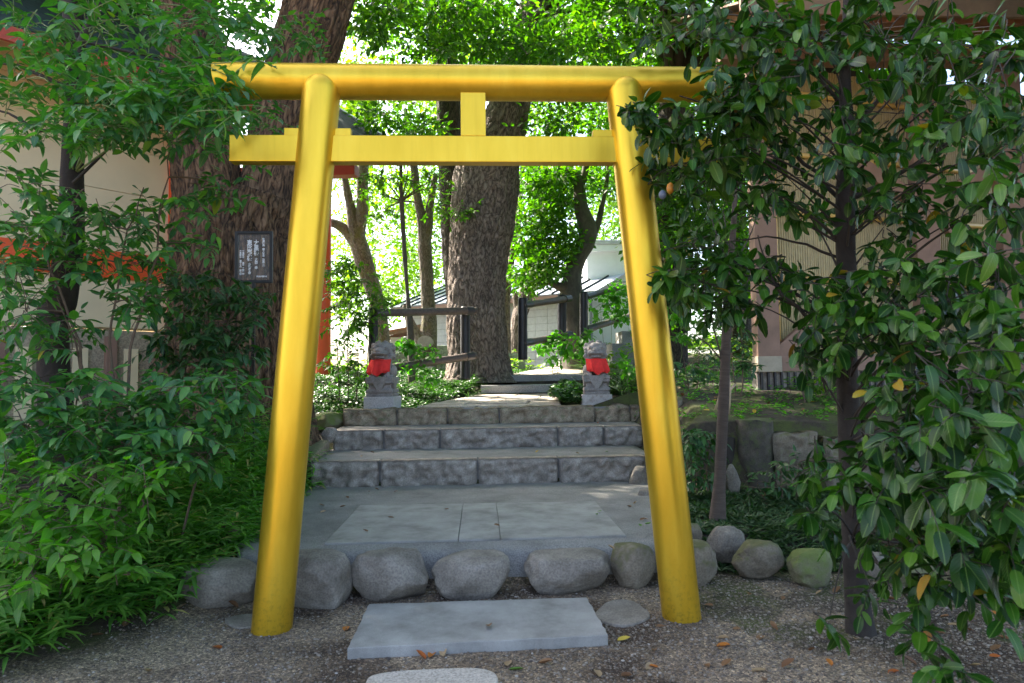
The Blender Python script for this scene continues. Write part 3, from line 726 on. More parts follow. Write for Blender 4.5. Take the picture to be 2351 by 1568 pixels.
def lion_mesh():
    def hd(c): return (c[0]*1.13, -.05+(c[1]+.05)*1.13, .5+(c[2]-.5)*1.16)
    P = [((0, .06, .16), (.115, .14, .16)), ((0, -.01, .21), (.115, .11, .15)), ((0, -.05, .28), (.115, .095, .08)), ((0, .02, .27), (.12, .11, .10))]
    for s in (-1, 1):
        P += caps((s*.095, -.05, .25), (s*.098, -.115, .03), .052, .036)
        P += [((s*.098, -.145, .022), (.042, .055, .026))]
        for t in (-1, 0, 1): P.append(((s*.098+t*.022, -.19, .018), (.014, .018, .016)))
        P += [((s*.125, .07, .085), (.058, .11, .09)), ((s*.14, -.045, .022), (.038, .06, .024))]
        # cheeks, brow, eye, ear
        P += [((s*.062, -.125, .352), (.045, .05, .036)), ((s*.05, -.128, .422), (.042, .035, .022)), ((s*.052, -.150, .400), .015)]
        P += [((s*.105, -.03, .425), (.022, .03, .034))]
        # mane curls in rows down the side of the head and over the shoulder
        for j, (zz, yy) in enumerate(((.455, -.02), (.415, .005), (.37, -.045), (.325, -.06), (.285, -.055), (.43, .05), (.375, .055), (.32, .045))):
            P.append(((s*(.112+.01*(j % 2)), yy, zz), .029))
            P.append(((s*(.10+.01*(j % 2)), yy+.05, zz-.012), .03))
        for j in range(4): P.append(((s*(.035+.026*j), -.03-.006*j, .487-.009*j*j), .026))
    P += [((0, -.045, .40), (.112, .105, .092)), ((0, -.10, .44), (.075, .055, .04)),
          ((0, -.155, .385), (.055, .05, .04)), ((0, -.165, .352), (.078, .045, .022)),     # muzzle, upper lip
          ((0, -.195, .385), (.035, .02, .02)), ((0, -.140, .308), (.062, .045, .020)), ((0, -.10, .33), (.075, .06, .045))]
    P += [((0, .19, .20), (.05, .035, .10)), ((.03, .19, .30), (.03, .03, .05)), ((-.03, .19, .30), (.03, .03, .05))]
    for j in range(5): P.append(((-.08+.04*j, .08, .43-.02*abs(j-2)), .035))
    P = [(hd(c), tuple(np.atleast_1d(r)*1.14) if hasattr(r, '__len__') else r*1.14) if c[2] > .30 and c[1] < .12 else (c, r) for c, r in P]
    return blob(P, .0065, 3, .4)
LM = lion_mesh(); LM.materials.append(M['lion'])
def bib_mesh(seed, skew):
    nu, nv = 41, 27; V = []
    for j in range(nv):
        v = j/(nv-1)
        for i in range(nu):
            u = i/(nu-1)*2-1
            w = .128+.022*v-.03*max(0, v-.85)/.15
            x = u*w + skew*v*.03
            base = -.158 - .03*v*(1-v*.3) + .075*abs(u)**3
            fold = .016*v*math.sin(u*7.5+seed)+.010*v*math.sin(u*13+seed*2.1)
            z = .240 - .205*v*(1-.12*abs(u)**2.0 + .08*math.sin(u*6+seed)) - .012*(1-abs(u))*(1-v)
            V.append((x, base-abs(fold)*.4+fold-.022*math.sin(v*2.2), z))
    V = np.array(V); i = (np.arange(nu-1)[None, :]+nu*np.arange(nv-1)[:, None]).ravel(); F = np.stack([i, i+1, i+1+nu, i+nu], 1)
    V2 = V+np.array([0, .006, 0]); F2 = F[:, ::-1]+len(V)
    ring = list(range(nu))+[nu*(k+1)-1 for k in range(1, nv)]+[nu*(nv-1)+k for k in range(nu-2, -1, -1)]+[nu*k for k in range(nv-2, 0, -1)]
    m_ = len(ring); SF = np.array([[ring[a], ring[(a+1) % m_], ring[(a+1) % m_]+len(V), ring[a]+len(V)] for a in range(m_)])
    me = np_mesh('bib', np.vstack([V, V2]), [F, F2, SF], True); me.materials.append(M['red_cloth']); return me
def lion(px, pyb, pyt, Yd, rot, mirror, label, basemat, seed):
    base = PY(px, pyb, Yd); s = PS(pyb-pyt, Yd)/.985
    root = empty('guardian_lion', (base.x, base.y+.17, base.z), label, 'statue', 'guardian lions flanking the upper path')
    def ch(o, z=0):
        COL.objects.link(o) if o.name not in COL.objects else None
        o.parent = root; o.location = (0, 0, z*s); o.rotation_euler = (0, 0, rot); return o
    # square granite block
    b = MB().box((-.225, -.2, -.03), (.225, .2, .165)); b.V = [(x*s, y*s, z*s) for x, y, z in b.V]
    o = b.build('base_block', basemat, None, bevel=.012, origin=(0,0,0)); ch(o)
    # carved pedestal: plinth, waist, top with a hanging triangular cloth
    b = MB(); prof = [(.190,.165), (.195,.20), (.175,.21), (.196,.225), (.190,.265), (.155,.285), (.150,.335), (.175,.345), (.195,.36), (.190,.395), (.20,.405), (.20,.445), (.193,.45)]
    for r_, z in prof:
        for sx, sy in ((-1,-1), (1,-1), (1,1), (-1,1)): b.V.append((sx*r_*s, sy*r_*.92*s, (z)*s))
    nn = len(prof)
    for k in range(nn-1):
        for j in range(4): b.F.append((k*4+j, k*4+(j+1) % 4, k*4+4+(j+1) % 4, k*4+4+j))
    b.F.append((3, 2, 1, 0)); b.F.append(tuple((nn-1)*4+j for j in range(4)))
    o = b.build('pedestal', M['lion'], None, bevel=.007, origin=(0,0,0)); ch(o)
    for side in range(4):
        b = MB(); q = [(-.135,-.187,.447), (.135,-.187,.447), (.03,-.176,.25), (-.03,-.176,.25)]
        b.V = [(x*s, (y-.012)*s, z*s) for x, y, z in q]+[(x*s, (y+.04)*s, z*s) for x, y, z in q]
        b.F = [(0,3,2,1), (4,5,6,7), (0,1,5,4), (1,2,6,5), (2,3,7,6), (3,0,4,7)]
        o = b.build('carved_drape', M['lion'], None, bevel=.005, origin=(0,0,0)); ch(o); o.rotation_euler = (0, 0, rot+side*math.pi/2)
    o = bpy.data.objects.new('body', LM); COL.objects.link(o); o.parent = root; o.location = (0, .02*s, .437*s); o.rotation_euler = (0, 0, rot); o.scale = (s*1.06*mirror, s*1.06, s*1.07)
    me = bib_mesh(seed, mirror*-1); o = bpy.data.objects.new('bib', me); COL.objects.link(o); o.parent = root; o.location = (0, .02*s, .437*s); o.rotation_euler = (0, 0, rot); o.scale = (s*1.2, s*1.15, s*1.12)
    b = MB(); b.tube([(.126*math.sin(a), -.04-.122*math.cos(a), .240+.006*math.cos(a*2)) for a in np.linspace(-2.4, 2.4, 25)], .006, 6)
    o = b.build('bib_cord', M['red_cloth'], None, smooth=True, origin=(0,0,0)); o.parent = root; o.location = (0, .02*s, .437*s); o.rotation_euler = (0, 0, rot); o.scale = (s*1.1, s*1.1, s*1.07)
lion(875, 937, 782, 9.92, R(-10), 1, 'stone guardian lion with red bib on a clean pale block beside the leafy nandina', M['lion_base'], .6)
lion(1374, 931, 779, 9.92, R(-6), -1, 'stone guardian lion with red bib on a stained block beside the mossy bank', M['lion_base2'], 2.4)

# ================================================================== notice on a black pole
sY = 6.9; fl0, fl1 = PY(539, 650, sY), PY(626, 531, sY)
sign = empty('notice_sign', (PY(582, 960, sY).x, sY, gzs(PY(582, 960, sY).x, sY)), 'black framed clear notice board with white writing on a thin black pole', 'sign')
xa, xb, za, zb = fl0.x, fl1.x, fl0.z, fl1.z; xm = (xa+xb)/2; fw = .028
MB().box((xm-.016, sY-.01, gzs(xm, sY)-.1), (xm+.016, sY+.02, za)).build('pole', M['black'], sign, bevel=.004)
for nm, lo, hi in (('frame_side', (xa, za), (xa+fw, zb)), ('frame_side', (xb-fw, za), (xb, zb)), ('frame_rail', (xa+fw, za), (xb-fw, za+fw)), ('frame_rail', (xa+fw, zb-fw), (xb-fw, zb))):
    MB().box((lo[0], sY-.012, lo[1]), (hi[0], sY+.025, hi[1])).build(nm, M['black'], sign, bevel=.003)
MB().box((xa+fw+.006, sY-.006, za+fw+.004), (xb-fw-.004, sY-.002, zb-fw-.004)).build('clear_panel', M['acrylic'], sign)
for zz in (za+fw+.008, zb-fw-.012):
    b = MB(); b.tube([(xm-.01, sY-.012, zz), (xm-.01, sY-.002, zz)], .006, 12); b.build('screw', M['steel'], sign, smooth=False)
def column_text(txt, fx, fy, size):      # vertical writing; fx, fy in 1111 x 1568 units of the panel close-up
    cu = bpy.data.curves.new('writing', 'FONT'); cu.body = '\n'.join(txt); cu.size = size; cu.align_x = 'CENTER'
    cu.space_line = .82; cu.extrude = .0006; cu.offset = .0012 if size > .03 else .0008
    o = bpy.data.objects.new('writing', cu); COL.objects.link(o)
    x = xa+fw+(xb-xa-2*fw)*fx; z = zb-fw-(zb-za-2*fw)*fy
    dg = bpy.context.evaluated_depsgraph_get(); me = bpy.data.meshes.new_from_object(o.evaluated_get(dg)); bpy.data.objects.remove(o)
    me.materials.clear(); me.materials.append(M['white'])
    t = bpy.data.objects.new('writing', me); COL.objects.link(t); t.parent = sign
    t.rotation_euler = (math.pi/2, 0, 0); t.location = Vector((x, sY-.0075, z))-ORG[sign.name]
    vs = np.array([v.co for v in me.vertices]); return vs.min(0), vs.max(0), t
def fit(txt, fx0, fy0, fx1, fy1):
    mn, mx, t = column_text(txt, (fx0+fx1)/2, fy0, .05)
    W_, H_ = (xb-xa-2*fw)*(fx1-fx0), (zb-za-2*fw)*(fy1-fy0)
    sx, sy = W_/(mx[0]-mn[0]), H_/(mx[1]-mn[1]); t.scale = (sx, sy, 1)
    t.location.z -= mx[1]*sy; t.location.x -= (mx[0]+mn[0])/2*sx
PXW, PXH = 1040, 1560
for txt, bx in (('大黒様', (525,195,695,730)), ('大国主命', (558,805,660,1190)), ('恵比寿様', (302,195,478,915)), ('少彦名命', (340,975,442,1365)),
                ('家運隆昌', (803,130,888,420)), ('諸人安全', (803,475,888,770)), ('商売繁盛', (803,815,888,1120)),
                ('祭事御日', (150,545,222,812)), ('毎月', (150,945,222,1075)), ('二日', (150,1135,222,1268)), ('甲', (150,1315,222,1388)),
                ('祭事御日', (62,545,134,812)), ('毎年十月', (62,870,134,1135)), ('初亥日', (62,1190,134,1388))):
    fit(txt, bx[0]/PXW, bx[1]/PXH, bx[2]/PXW, bx[3]/PXH)
fit(['神社境内整備奉納'], 615/PXW, 1405/PXH, 960/PXW, 1465/PXH)

# ================================================================== imitation-log fences
def fence(label, posts, rails, group='imitation-log fences along the upper path'):
    f = empty('log_fence', posts[0][0], label, 'fence', group)
    for base, top, r in posts:
        b = MB(); base = Vector(base); top = Vector(top); k = 40; pts = [base.lerp(top, t) for t in np.linspace(0, 1, k)]
        b.tube(pts+[top+Vector((0,0,.012))], [r]*k+[r*.82], 20)
        V = np.array(b.V); nz = fbm(V*[38, 38, 14], 5, 3); c = np.array([(base.lerp(top, .5)).x, base.y, 0]); d = V-c; d[:, 2] = 0
        V = V+d/np.maximum(np.linalg.norm(d, axis=1), .001)[:, None]*nz[:, None]*.006; b.V = V.tolist()
        b.build('post', M['black_log'], f, smooth=True)
    for a, c, r, caps_ in rails:
        b = MB(); a = Vector(a); c = Vector(c); k = 60; pts = [a.lerp(c, t) for t in np.linspace(0, 1, k)]
        b.tube(pts, r, 16); V = np.array(b.V); V = V+fbm(V*[26, 26, 60], 9, 3)[:, None]*np.array([0, -.006, .006]); b.V = V.tolist()
        ra = b.build('rail', M['brown_log'], f, smooth=True)
        d = (c-a).normalized()
        for p, q in caps_:
            b2 = MB(); b2.tube([a.lerp(c, p), a.lerp(c, q)], r*1.18, 16); b2.build('sleeve', M['steel'], ra, autosmooth=40)
    return f
def at(px, py, Yd): return PY(px, py, Yd)
fY0, fY1 = 11.0, 12.15
fence('black and brown imitation-log fence below the large trunk, beside the bibbed lion',
      [(at(1068, 872, fY1), at(1068, 706, fY1), PS(11, fY1)), (at(857, 900, fY0), at(857, 708, fY0), PS(11, fY0))],
      [(at(862, 719, fY0-.06), at(1092, 713, fY1-.10), PS(8.6, 11.5), [(0, .10), (.90, .97)]), (at(855, 851, fY0-.06), at(1092, 816, fY1-.10), PS(8.8, 11.5), [(.90, .97)])])
rY0, rY1 = 13.6, 14.9
fence('imitation-log fence rising before the block wall beside the smooth grey tree',
      [(at(1200, 826, rY0), at(1200, 685, rY0), PS(11, rY0)), (at(1290, 812, rY1), at(1290, 678, rY1), PS(10.5, rY1))],
      [(at(1200, 701, rY0-.04), at(1308, 685, rY1-.1), PS(7.8, 14), [(.02, .16), (.88, 1)]), (at(1200, 789, rY0-.04), at(1310, 768, rY1-.1), PS(8, 14), [(.02, .16), (.88, 1)])])
qY0, qY1 = 15.0, 17.0
fence('imitation-log fence climbing past the white wall above the bright leaves',
      [(at(1340, 780, qY0), at(1340, 671, qY0), PS(10, qY0))],
      [(at(1340, 682, qY0-.04), at(1475, 646, qY1), PS(6.5, 15.5), [(.03, .16)]), (at(1340, 758, qY0-.04), at(1480, 716, qY1), PS(7.5, 15.5), [(.03, .16)])])

# ================================================================== the shrine building with cream walls
wd = Vector((.669, .743, 0)); nd = Vector((.743, -.669, 0))
C0 = PY(396, 700, 10.0); C0.z = .45
hall = empty('shrine_hall', C0, 'cream walled shrine hall with vermilion beams and slate roof', 'building')
HM = Matrix((wd, -nd, Vector((0,0,1)))).transposed().to_4x4(); HM.translation = C0   # local x along the wall, y inward, z up
def hz(px, py, off=0.0):          # point where the pixel meets the plane 'off' metres in front of the wall
    d = ray(px, py); p0 = C0+nd*off; t = (p0-CAM).dot(nd)/d.dot(nd); return CAM+d*t
def hl(p): return HM.inverted()@p
zb0 = hl(hz(395, 652)).z; zb1 = hl(hz(395, 594)).z; zw0 = hl(hz(250, 752)).z
zz = zw0; k = 0
while zz < 5.2:
    h = .62; top = min(zz+h-.006, 5.2)
    MB().box((-9, 0.0, zz), (-.06, .05, top), HM).build('wall_board', M['cream'], hall, bevel=.004)
    zz += h; k += 1
MB().box((-9, .045, zw0-.02), (-.06, .12, 5.2), HM).build('wall_core', M['cream'], hall)
MB().box((-9, -.05, zb0), (.07, .02, zb1), HM).build('beam', M['verm'], hall, bevel=.008)
MB().box((-.075, -.075, zw0-.05), (.075, .10, 5.0), HM).build('corner_post', M['verm'], hall, bevel=.008)
MB().box((-9, .02, -.4), (.3, .3, zw0-.03), HM).build('foundation', M['stone_wall'], hall, bevel=.02)
for s_ in np.arange(-4.6, .1, .62):
    MB().box((s_, -.05, -.35), (s_+.14, .03, zw0-.12), HM).build('foundation_post', M['wood'], hall, bevel=.01)
    MB().box((s_+.24, -.02, -.1), (s_+.42, .016, zw0-.28), HM).build('vent_panel', M['cream'], hall, bevel=.006)
MB().box((-9, .05, .0), (-8.9, 5, 5.2), HM).build('end_wall', M['cream'], hall)
MB().box((-.2, .12, -.4), (-.08, 5, 5.2), HM).build('side_wall', M['cream'], hall)
# round vermilion porch pillar, with its beam end
cb = PY(741, 884, 13.2); cr = PS(17.5, 13.2)
b = MB(); b.tube([(cb.x, 13.2, cb.z-.2), (cb.x+.01, 13.2, PY(748, 372, 13.2).z)], cr, 36); b.build('porch_pillar', M['verm'], hall, autosmooth=50)
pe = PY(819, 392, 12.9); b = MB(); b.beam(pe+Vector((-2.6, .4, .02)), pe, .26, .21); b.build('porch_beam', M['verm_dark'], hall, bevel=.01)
# roof: the plane rises away from the eave
ev = hz(130, 92, 1.15); pitch = R(33); ez = ev.z
def eave(s): p = C0+nd*1.15+wd*s; p.z = ez; return p
upd = (-nd*math.cos(pitch)+Vector((0,0,math.sin(pitch)))); rn = wd.cross(upd); rn = rn if rn.z > 0 else -rn
E0 = eave(0)
def roofpt(px, py):
    d = ray(px, py); t = (E0-CAM).dot(rn)/d.dot(rn); return CAM+d*t
v0, v1 = roofpt(700, 187), roofpt(975, 328)
a0 = (v0-E0); va = (a0.dot(wd), a0.dot(upd)); a1 = v1-E0; vb = (a1.dot(wd), a1.dot(upd))
RM = Matrix((wd, upd, rn)).transposed().to_4x4(); RM.translation = E0
def s_at(r): return min(va[0]+(vb[0]-va[0])*(r-va[1])/(vb[1]-va[1]), SMX)
SMX = (roofpt(955, 364)-E0).dot(wd)
roof = None
b = MB(); rtop = 6.0; smin = -9.0
q = [(smin, 0), (s_at(0), 0), (s_at(rtop) if s_at(rtop) > smin else smin+.1, rtop), (smin, rtop)]
b.V = [tuple(RM@Vector((x, y, z))) for z in (-.02, -.12) for x, y in q]; b.F = [(0,1,2,3), (7,6,5,4)]+[(i, i+4, (i+1) % 4+4, (i+1) % 4) for i in range(4)]
roof = b.build('roof', M['slate2'], hall)
tile = None; cnt = 0; rest = MB()
for r_ in np.arange(0, rtop, .33):
    off = .3*(int(round(r_/.33)) % 2)
    for s_ in np.arange(smin-off, s_at(r_)+.01, .6):
        cpt = RM@Vector((s_+.3, r_+.16, 0)); px, py, pz = project(np.array([cpt]))
        e_ = min(s_+.592, s_at(r_+.16))
        if e_-s_ < .1: continue
        bb = MB() if (-100 < px[0] < 1100 and -120 < py[0] < 420 and cnt < 290) else rest
        Mt = RM@Matrix.Translation((s_, r_, 0))@Matrix.Rotation(R(2.2), 4, 'X')
        bb.box((0, -.02, -.004), (e_-s_, .345, .016), Mt)
        if bb is not rest:
            bb.build('slate', M['slate'], roof); cnt += 1
if rest.V: tag(rest.build('slates', M['slate'], roof), kind='stuff')
b = MB(); b.beam(RM@Vector((s_at(0), -.02, .02)), RM@Vector((s_at(rtop), rtop, .02)), .12, .07, up=tuple(rn)); b.build('verge_strip', M['metal_roof'], roof, bevel=.005)
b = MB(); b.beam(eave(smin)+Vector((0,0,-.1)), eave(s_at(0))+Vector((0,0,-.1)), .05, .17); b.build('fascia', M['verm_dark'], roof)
for s_ in np.arange(-7.5, s_at(0)-.1, .55):
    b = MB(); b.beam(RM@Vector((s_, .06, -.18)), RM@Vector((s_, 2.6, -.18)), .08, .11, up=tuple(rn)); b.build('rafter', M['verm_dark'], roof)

# ================================================================== timber hut behind the bushes
hY = 9.1
hc = PY(1740, 890, hY)
hut = empty('timber_hut', (hc.x, hY, hc.z), 'unpainted timber hut with bamboo panels and diagonal braces', 'hut')
def hp(px, py, dy=0): return PY(px, py, hY+dy)
p0, p1 = hp(1742, 852), hp(1776, 300)
MB().box((p0.x, hY, p0.z), (p1.x, hY+.2, p1.z+1.2)).build('corner_post', M['wood'], hut, bevel=.008)
q0, q1 = hp(1777, 853), hp(2500, 819)
MB().box((p1.x+.003, hY+.01, q0.z), (q1.x, hY+.19, hp(1777, 819).z)).build('sill_beam', M['wood'], hut, bevel=.008)
MB().box((p0.x-.01, hY-.012, q0.z-.004), (p1.x+.012, hY+.21, hp(1742, 818).z)).build('post_shoe', M['bamboo_grey'], hut, bevel=.006)
def brace(a, b2, w, nm='brace'):
    bb = MB(); bb.beam(hp(*a, .10), hp(*b2, .10), .11, w, up=(0,0,1)); return bb.build(nm, M['wood'], hut, bevel=.006)
brace((1784, 815), (1930, 690), .20); brace((1930, 352), (2130, 478), .20); brace((2130, 478), (2300, 620), .2); brace((2130,470), (2330, 360), .2)
for px in (2135, 2335):
    a = hp(px-16, 819); c = hp(px+16, 300); MB().box((a.x, hY+.02, a.z), (c.x, hY+.18, c.z+1.2)).build('post', M['wood'], hut, bevel=.008)
# foundation strip with dark upright bars
f0 = hp(1744, 895); f1 = hp(2500, 853)
MB().box((f0.x, hY+.06, f0.z-.3), (f1.x, hY+.25, q0.z-.006)).build('foundation', M['riser'], hut)
for px in np.arange(1752, 2350, 15.5):
    a = hp(px, 890); MB().box((a.x-.014, hY+.02, a.z-.12), (a.x+.014, hY+.055, q0.z-.01)).build('foundation_bar', M['black_log'], hut)
# bamboo panel running back from the corner
A0 = hp(1780, 830, .22); A1 = PY(2420, 830, 10.6); dv = (A1-A0); dv.z = 0; Lw = dv.length; dv.normalize(); nv_ = Vector((-dv.y, dv.x, 0))
BM = Matrix((dv, nv_, Vector((0,0,1)))).transposed().to_4x4(); BM.translation = Vector((A0.x, A0.y, hp(1742, 822).z))
MB().box((0, .03, 0), (Lw, .06, 4.3), BM).build('panel_back', M['dark_gap'], hut)
for part_, (za_, zb_) in enumerate(((0, 4.2),)):
    b = MB(); s_ = 0.0
    while s_ < Lw-.04:
        w_ = random.uniform(.030, .040); jz = random.uniform(0, .02)
        b.tube([BM@Vector((s_+w_/2, 0, za_+jz)), BM@Vector((s_+w_/2+random.uniform(-.004,.004), 0, zb_-jz))], w_*.48, 7, False); s_ += w_+.004
    tag(b.build('bamboo_slats', M['bamboo'], hut, smooth=True), kind='stuff')
for zc in (1.12, 2.05, 2.9, 3.8):
    b = MB(); b.tube([BM@Vector((-.02, -.045, zc)), BM@Vector((Lw, -.045, zc))], .035, 14); b.build('bamboo_rail', M['bamboo_gold'], hut, smooth=True)
b = MB(); b.tube([BM@Vector((.02, -.04, 0)), BM@Vector((.02, -.04, 3.15))], .045, 14); b.build('bamboo_pole', M['bamboo_gold'], hut, smooth=True)
# eaves: wall plate, rafters and pale boarding
pz = hp(1742, 300).z+1.0
MB().box((p0.x-.4, hY-.02, pz), (q1.x, hY+.22, pz+.26)).build('wall_plate', M['wood'], hut, bevel=.008)
for k, x_ in enumerate(np.arange(p0.x-.3, q1.x, .55)):
    b = MB(); b.beam((x_, hY-1.1, pz+.06), (x_, hY+3, pz+1.9), .1, .14); b.build('rafter', M['wood_red'], hut, bevel=.005)
for j in range(9):
    y0_ = hY-1.15+j*.46; z0_ = pz+.15+j*.46*.449
    b = MB(); xa_, xb_ = p0.x-.6, q1.x+.3
    b.V = [(xa_, y0_, z0_), (xb_, y0_, z0_), (xb_, y0_+.45, z0_+.202), (xa_, y0_+.45, z0_+.202)]; b.V += [(x, y, z+.03) for x, y, z in b.V]
    b.F = [(3,2,1,0), (4,5,6,7), (0,1,5,4), (1,2,6,5), (2,3,7,6), (3,0,4,7)]; b.build('roof_board', M['wood'], hut)
MB().box((p0.x-.6, hY-1.22, pz+.0), (q1.x+.3, hY-1.17, pz+.24)).build('fascia', M['wood'], hut, bevel=.006)

# ================================================================== low buildings beyond the trees
eL, eR = PY(930, 707, 22.0), PY(1352, 668, 18.3); eR.z = eL.z
sd_ = (eR-eL); sd_.z = 0; sL = sd_.length; sd_.normalize(); sn = Vector((-sd_.y, sd_.x, 0))
if sn.y < 0: sn = -sn
shed = empty('block_wall_shed', (eL.x, eL.y, .9), 'low concrete block shed with blue-grey metal roof', 'shed')
SM = Matrix((sd_, sn, Vector((0,0,1)))).transposed().to_4x4(); SM.translation = Vector((eL.x, eL.y, 0)); sz = eL.z
rp = R(19); nP = int(sL/.45)+1
roofb = MB().box((-.3, 0, -.05), (sL+.2, 3.6, -.004), SM@Matrix.Translation((0, -.35, sz))@Matrix.Rotation(rp, 4, 'X')).build('roof', M['metal_roof'], shed)
for k in range(nP+1):
    Mx = SM@Matrix.Translation((-.3+k*.45, -.35, sz))@Matrix.Rotation(rp, 4, 'X')
    MB().box((.015, -.01, 0), (.44, 3.6, .012), Mx).build('roof_panel', M['metal_roof'], roofb)
    MB().box((-.012, -.02, .0), (.012, 3.6, .055), Mx).build('roof_seam', M['slate2'], roofb)
MB().box((-.3, -.37, sz-.16), (sL+.2, -.33, sz-.03), SM).build('fascia', M['wood'], shed)
MB().box((0, .03, .3), (sL, .2, sz-.02), SM).build('wall_core', M['mortar'], shed)
bw, bh = .40, .20
z_ = .7
while z_ < sz-.1:
    s_ = 0
    while s_ < sL-.05:
        MB().box((s_+.004, 0, z_+.004), (min(s_+bw, sL)-.004, .04, z_+bh-.004), SM).build('block', M['block'], shed); s_ += bw
    z_ += bh
wY = 19.5
a, c = PY(1349, 700, wY), PY(1560, 562, wY)
wb = empty('white_building', (a.x, wY, 1.0), 'plain white rendered building behind the smooth grey tree', 'building')
MB().box((a.x, wY, .5), (c.x, wY+4, c.z)).build('wall', M['white_wall'], wb, bevel=.01)
MB().box((a.x-.12, wY-.15, c.z), (c.x, wY+4.1, c.z+.12)).build('parapet_cap', M['block'], wb, bevel=.02)
MB().box((a.x-.10, wY-.12, c.z-.2), (c.x, wY-.003, c.z-.005)).build('fascia', M['white_wall'], wb, bevel=.01)
l_ = PY(1349, 648, wY); MB().box((a.x-.0, wY-.03, l_.z-.02), (c.x, wY-.003, l_.z+.02)).build('ledge', M['metal_roof'], wb)
# low green-stained walls
for k, (x0, x1, yt, yb, Yd) in enumerate(((893, 1040, 794, 860, 16.2), (1112, 1206, 812, 870, 16.6), (1150, 1206, 805, 830, 17.4))):
    a, c = PY(x0, yt, Yd), PY(x1, yb, Yd)
    o = MB().box((a.x, Yd, c.z-.6), (c.x, Yd+.25, a.z)).build('low_wall', M['green_concrete'], None, bevel=.015)
    tag(o, ('green-stained low concrete wall below the leaning trunk with the cut log', 'green-stained low wall running out from behind the large trunk', 'short higher length of green-stained wall behind the black fence post')[k], 'wall', 'green-stained low walls')
# small open shed with a brown eave, half hidden by trunks
a, c = PY(893, 768, 18.5), PY(936, 752, 18.5)
ws = empty('wooden_shelter', (a.x, 18.5, 1.1), 'small wooden shelter roof with brown rafters above the green low wall', 'shelter')
MB().beam((a.x-.3, 18.5, a.z+.02), (c.x+.5, 18.9, c.z+.10), 1.2, .05).build('roof_board', M['wood_red'], ws)
MB().beam((a.x-.3, 17.95, a.z-.06), (c.x+.5, 18.3, c.z+.02), .07, .12).build('rafter', M['wood'], ws)
MB().beam((a.x-.1, 18.6, a.z-.1), (c.x+.5, 19.0, c.z-.02), .07, .12).build('rafter', M['wood'], ws)
MB().box((a.x+.05, 18.4, .6), (c.x+.6, 18.6, a.z-.08)).build('wall', M['block'], ws)
# pale railings below the lion
a = PY(775, 880, 14.5)
for k, px in enumerate((772, 800, 985)):
    p = PY(px, 900, 15.0)
    MB().box((p.x-.11, 15.0, p.z-.6), (p.x+.11, 15.2, PY(px, 842, 15).z)).build('stone_pillar', M['lion_base'], None, bevel=.015)
    tag(bpy.data.objects[-1] if False else COL.objects[-1], ('pale stone pillar beside the vermilion porch pillar', 'pale stone pillar behind the feathery shrub', 'pale stone pillar below the brown fence rail')[k], 'pillar', 'pale stone pillars')

# ================================================================== stumps and stones holding the right-hand bank
def stump(px0, px1, yt, yb, Yd, label, seed, mat):
    b = MB(); c0 = PY((px0+px1)/2, yb, Yd); c1 = PY((px0+px1)/2, yt, Yd); r = PS(px1-px0, Yd)/2
    k = 26; b.tube([c0.lerp(c1, t)+Vector((0, r, 0)) for t in np.linspace(-.1, 1, k)]+[c1+Vector((0, r, .004))], [r]*k+[r*.8], 40)
    V = np.array(b.V); V = V+fbm(V*[9, 9, 3], seed, 4)[:, None]*np.array([.05, .05, .03]); b.V = V.tolist()
    return tag(b.build('timber_post', mat, None, autosmooth=60), label, 'post', 'rotting posts of the retaining edge')
stump(1706, 1792, 966, 1146, 7.0, 'thick mossy rotten timber post with a split top', 31, M['stump'])
stump(1640, 1700, 1005, 1140, 7.1, 'black rotten timber post beside the split one', 32, M['dark_gap'])
stump(1585, 1640, 1010, 1150, 7.15, 'blackened timber post behind the thin young trunk', 33, M['dark_gap'])
for k, (x0, x1, yt, yb) in enumerate(((1776, 1885, 992, 1152), (1890, 2010, 1000, 1160), (2015, 2160, 1010, 1165), (2165, 2330, 1010, 1170))):
    a, c = PY(x0, yt, 7.05), PY(x1, yb, 7.05)
    o = rock_block('retaining_stone', a.x, c.x-.01, c.z-.1, a.z, 7.05, .4, M['boulder_brown'], None, 70+k, .06, .03)
    tag(o, ('rough squared retaining stone beside the split timber post', 'rough retaining stone behind the dark tree trunk', 'rough retaining stone under the hut sill', 'end retaining stone deep under the glossy leaves')[k], 'stone', 'stones of the retaining edge')
o = boulder('boulder', (1672,1058,1706,1145), .15, 'tall pale stone leaning on the black timber posts', M['boulder'], GS, 44, .9, Ydist=6.9, sq=.3)

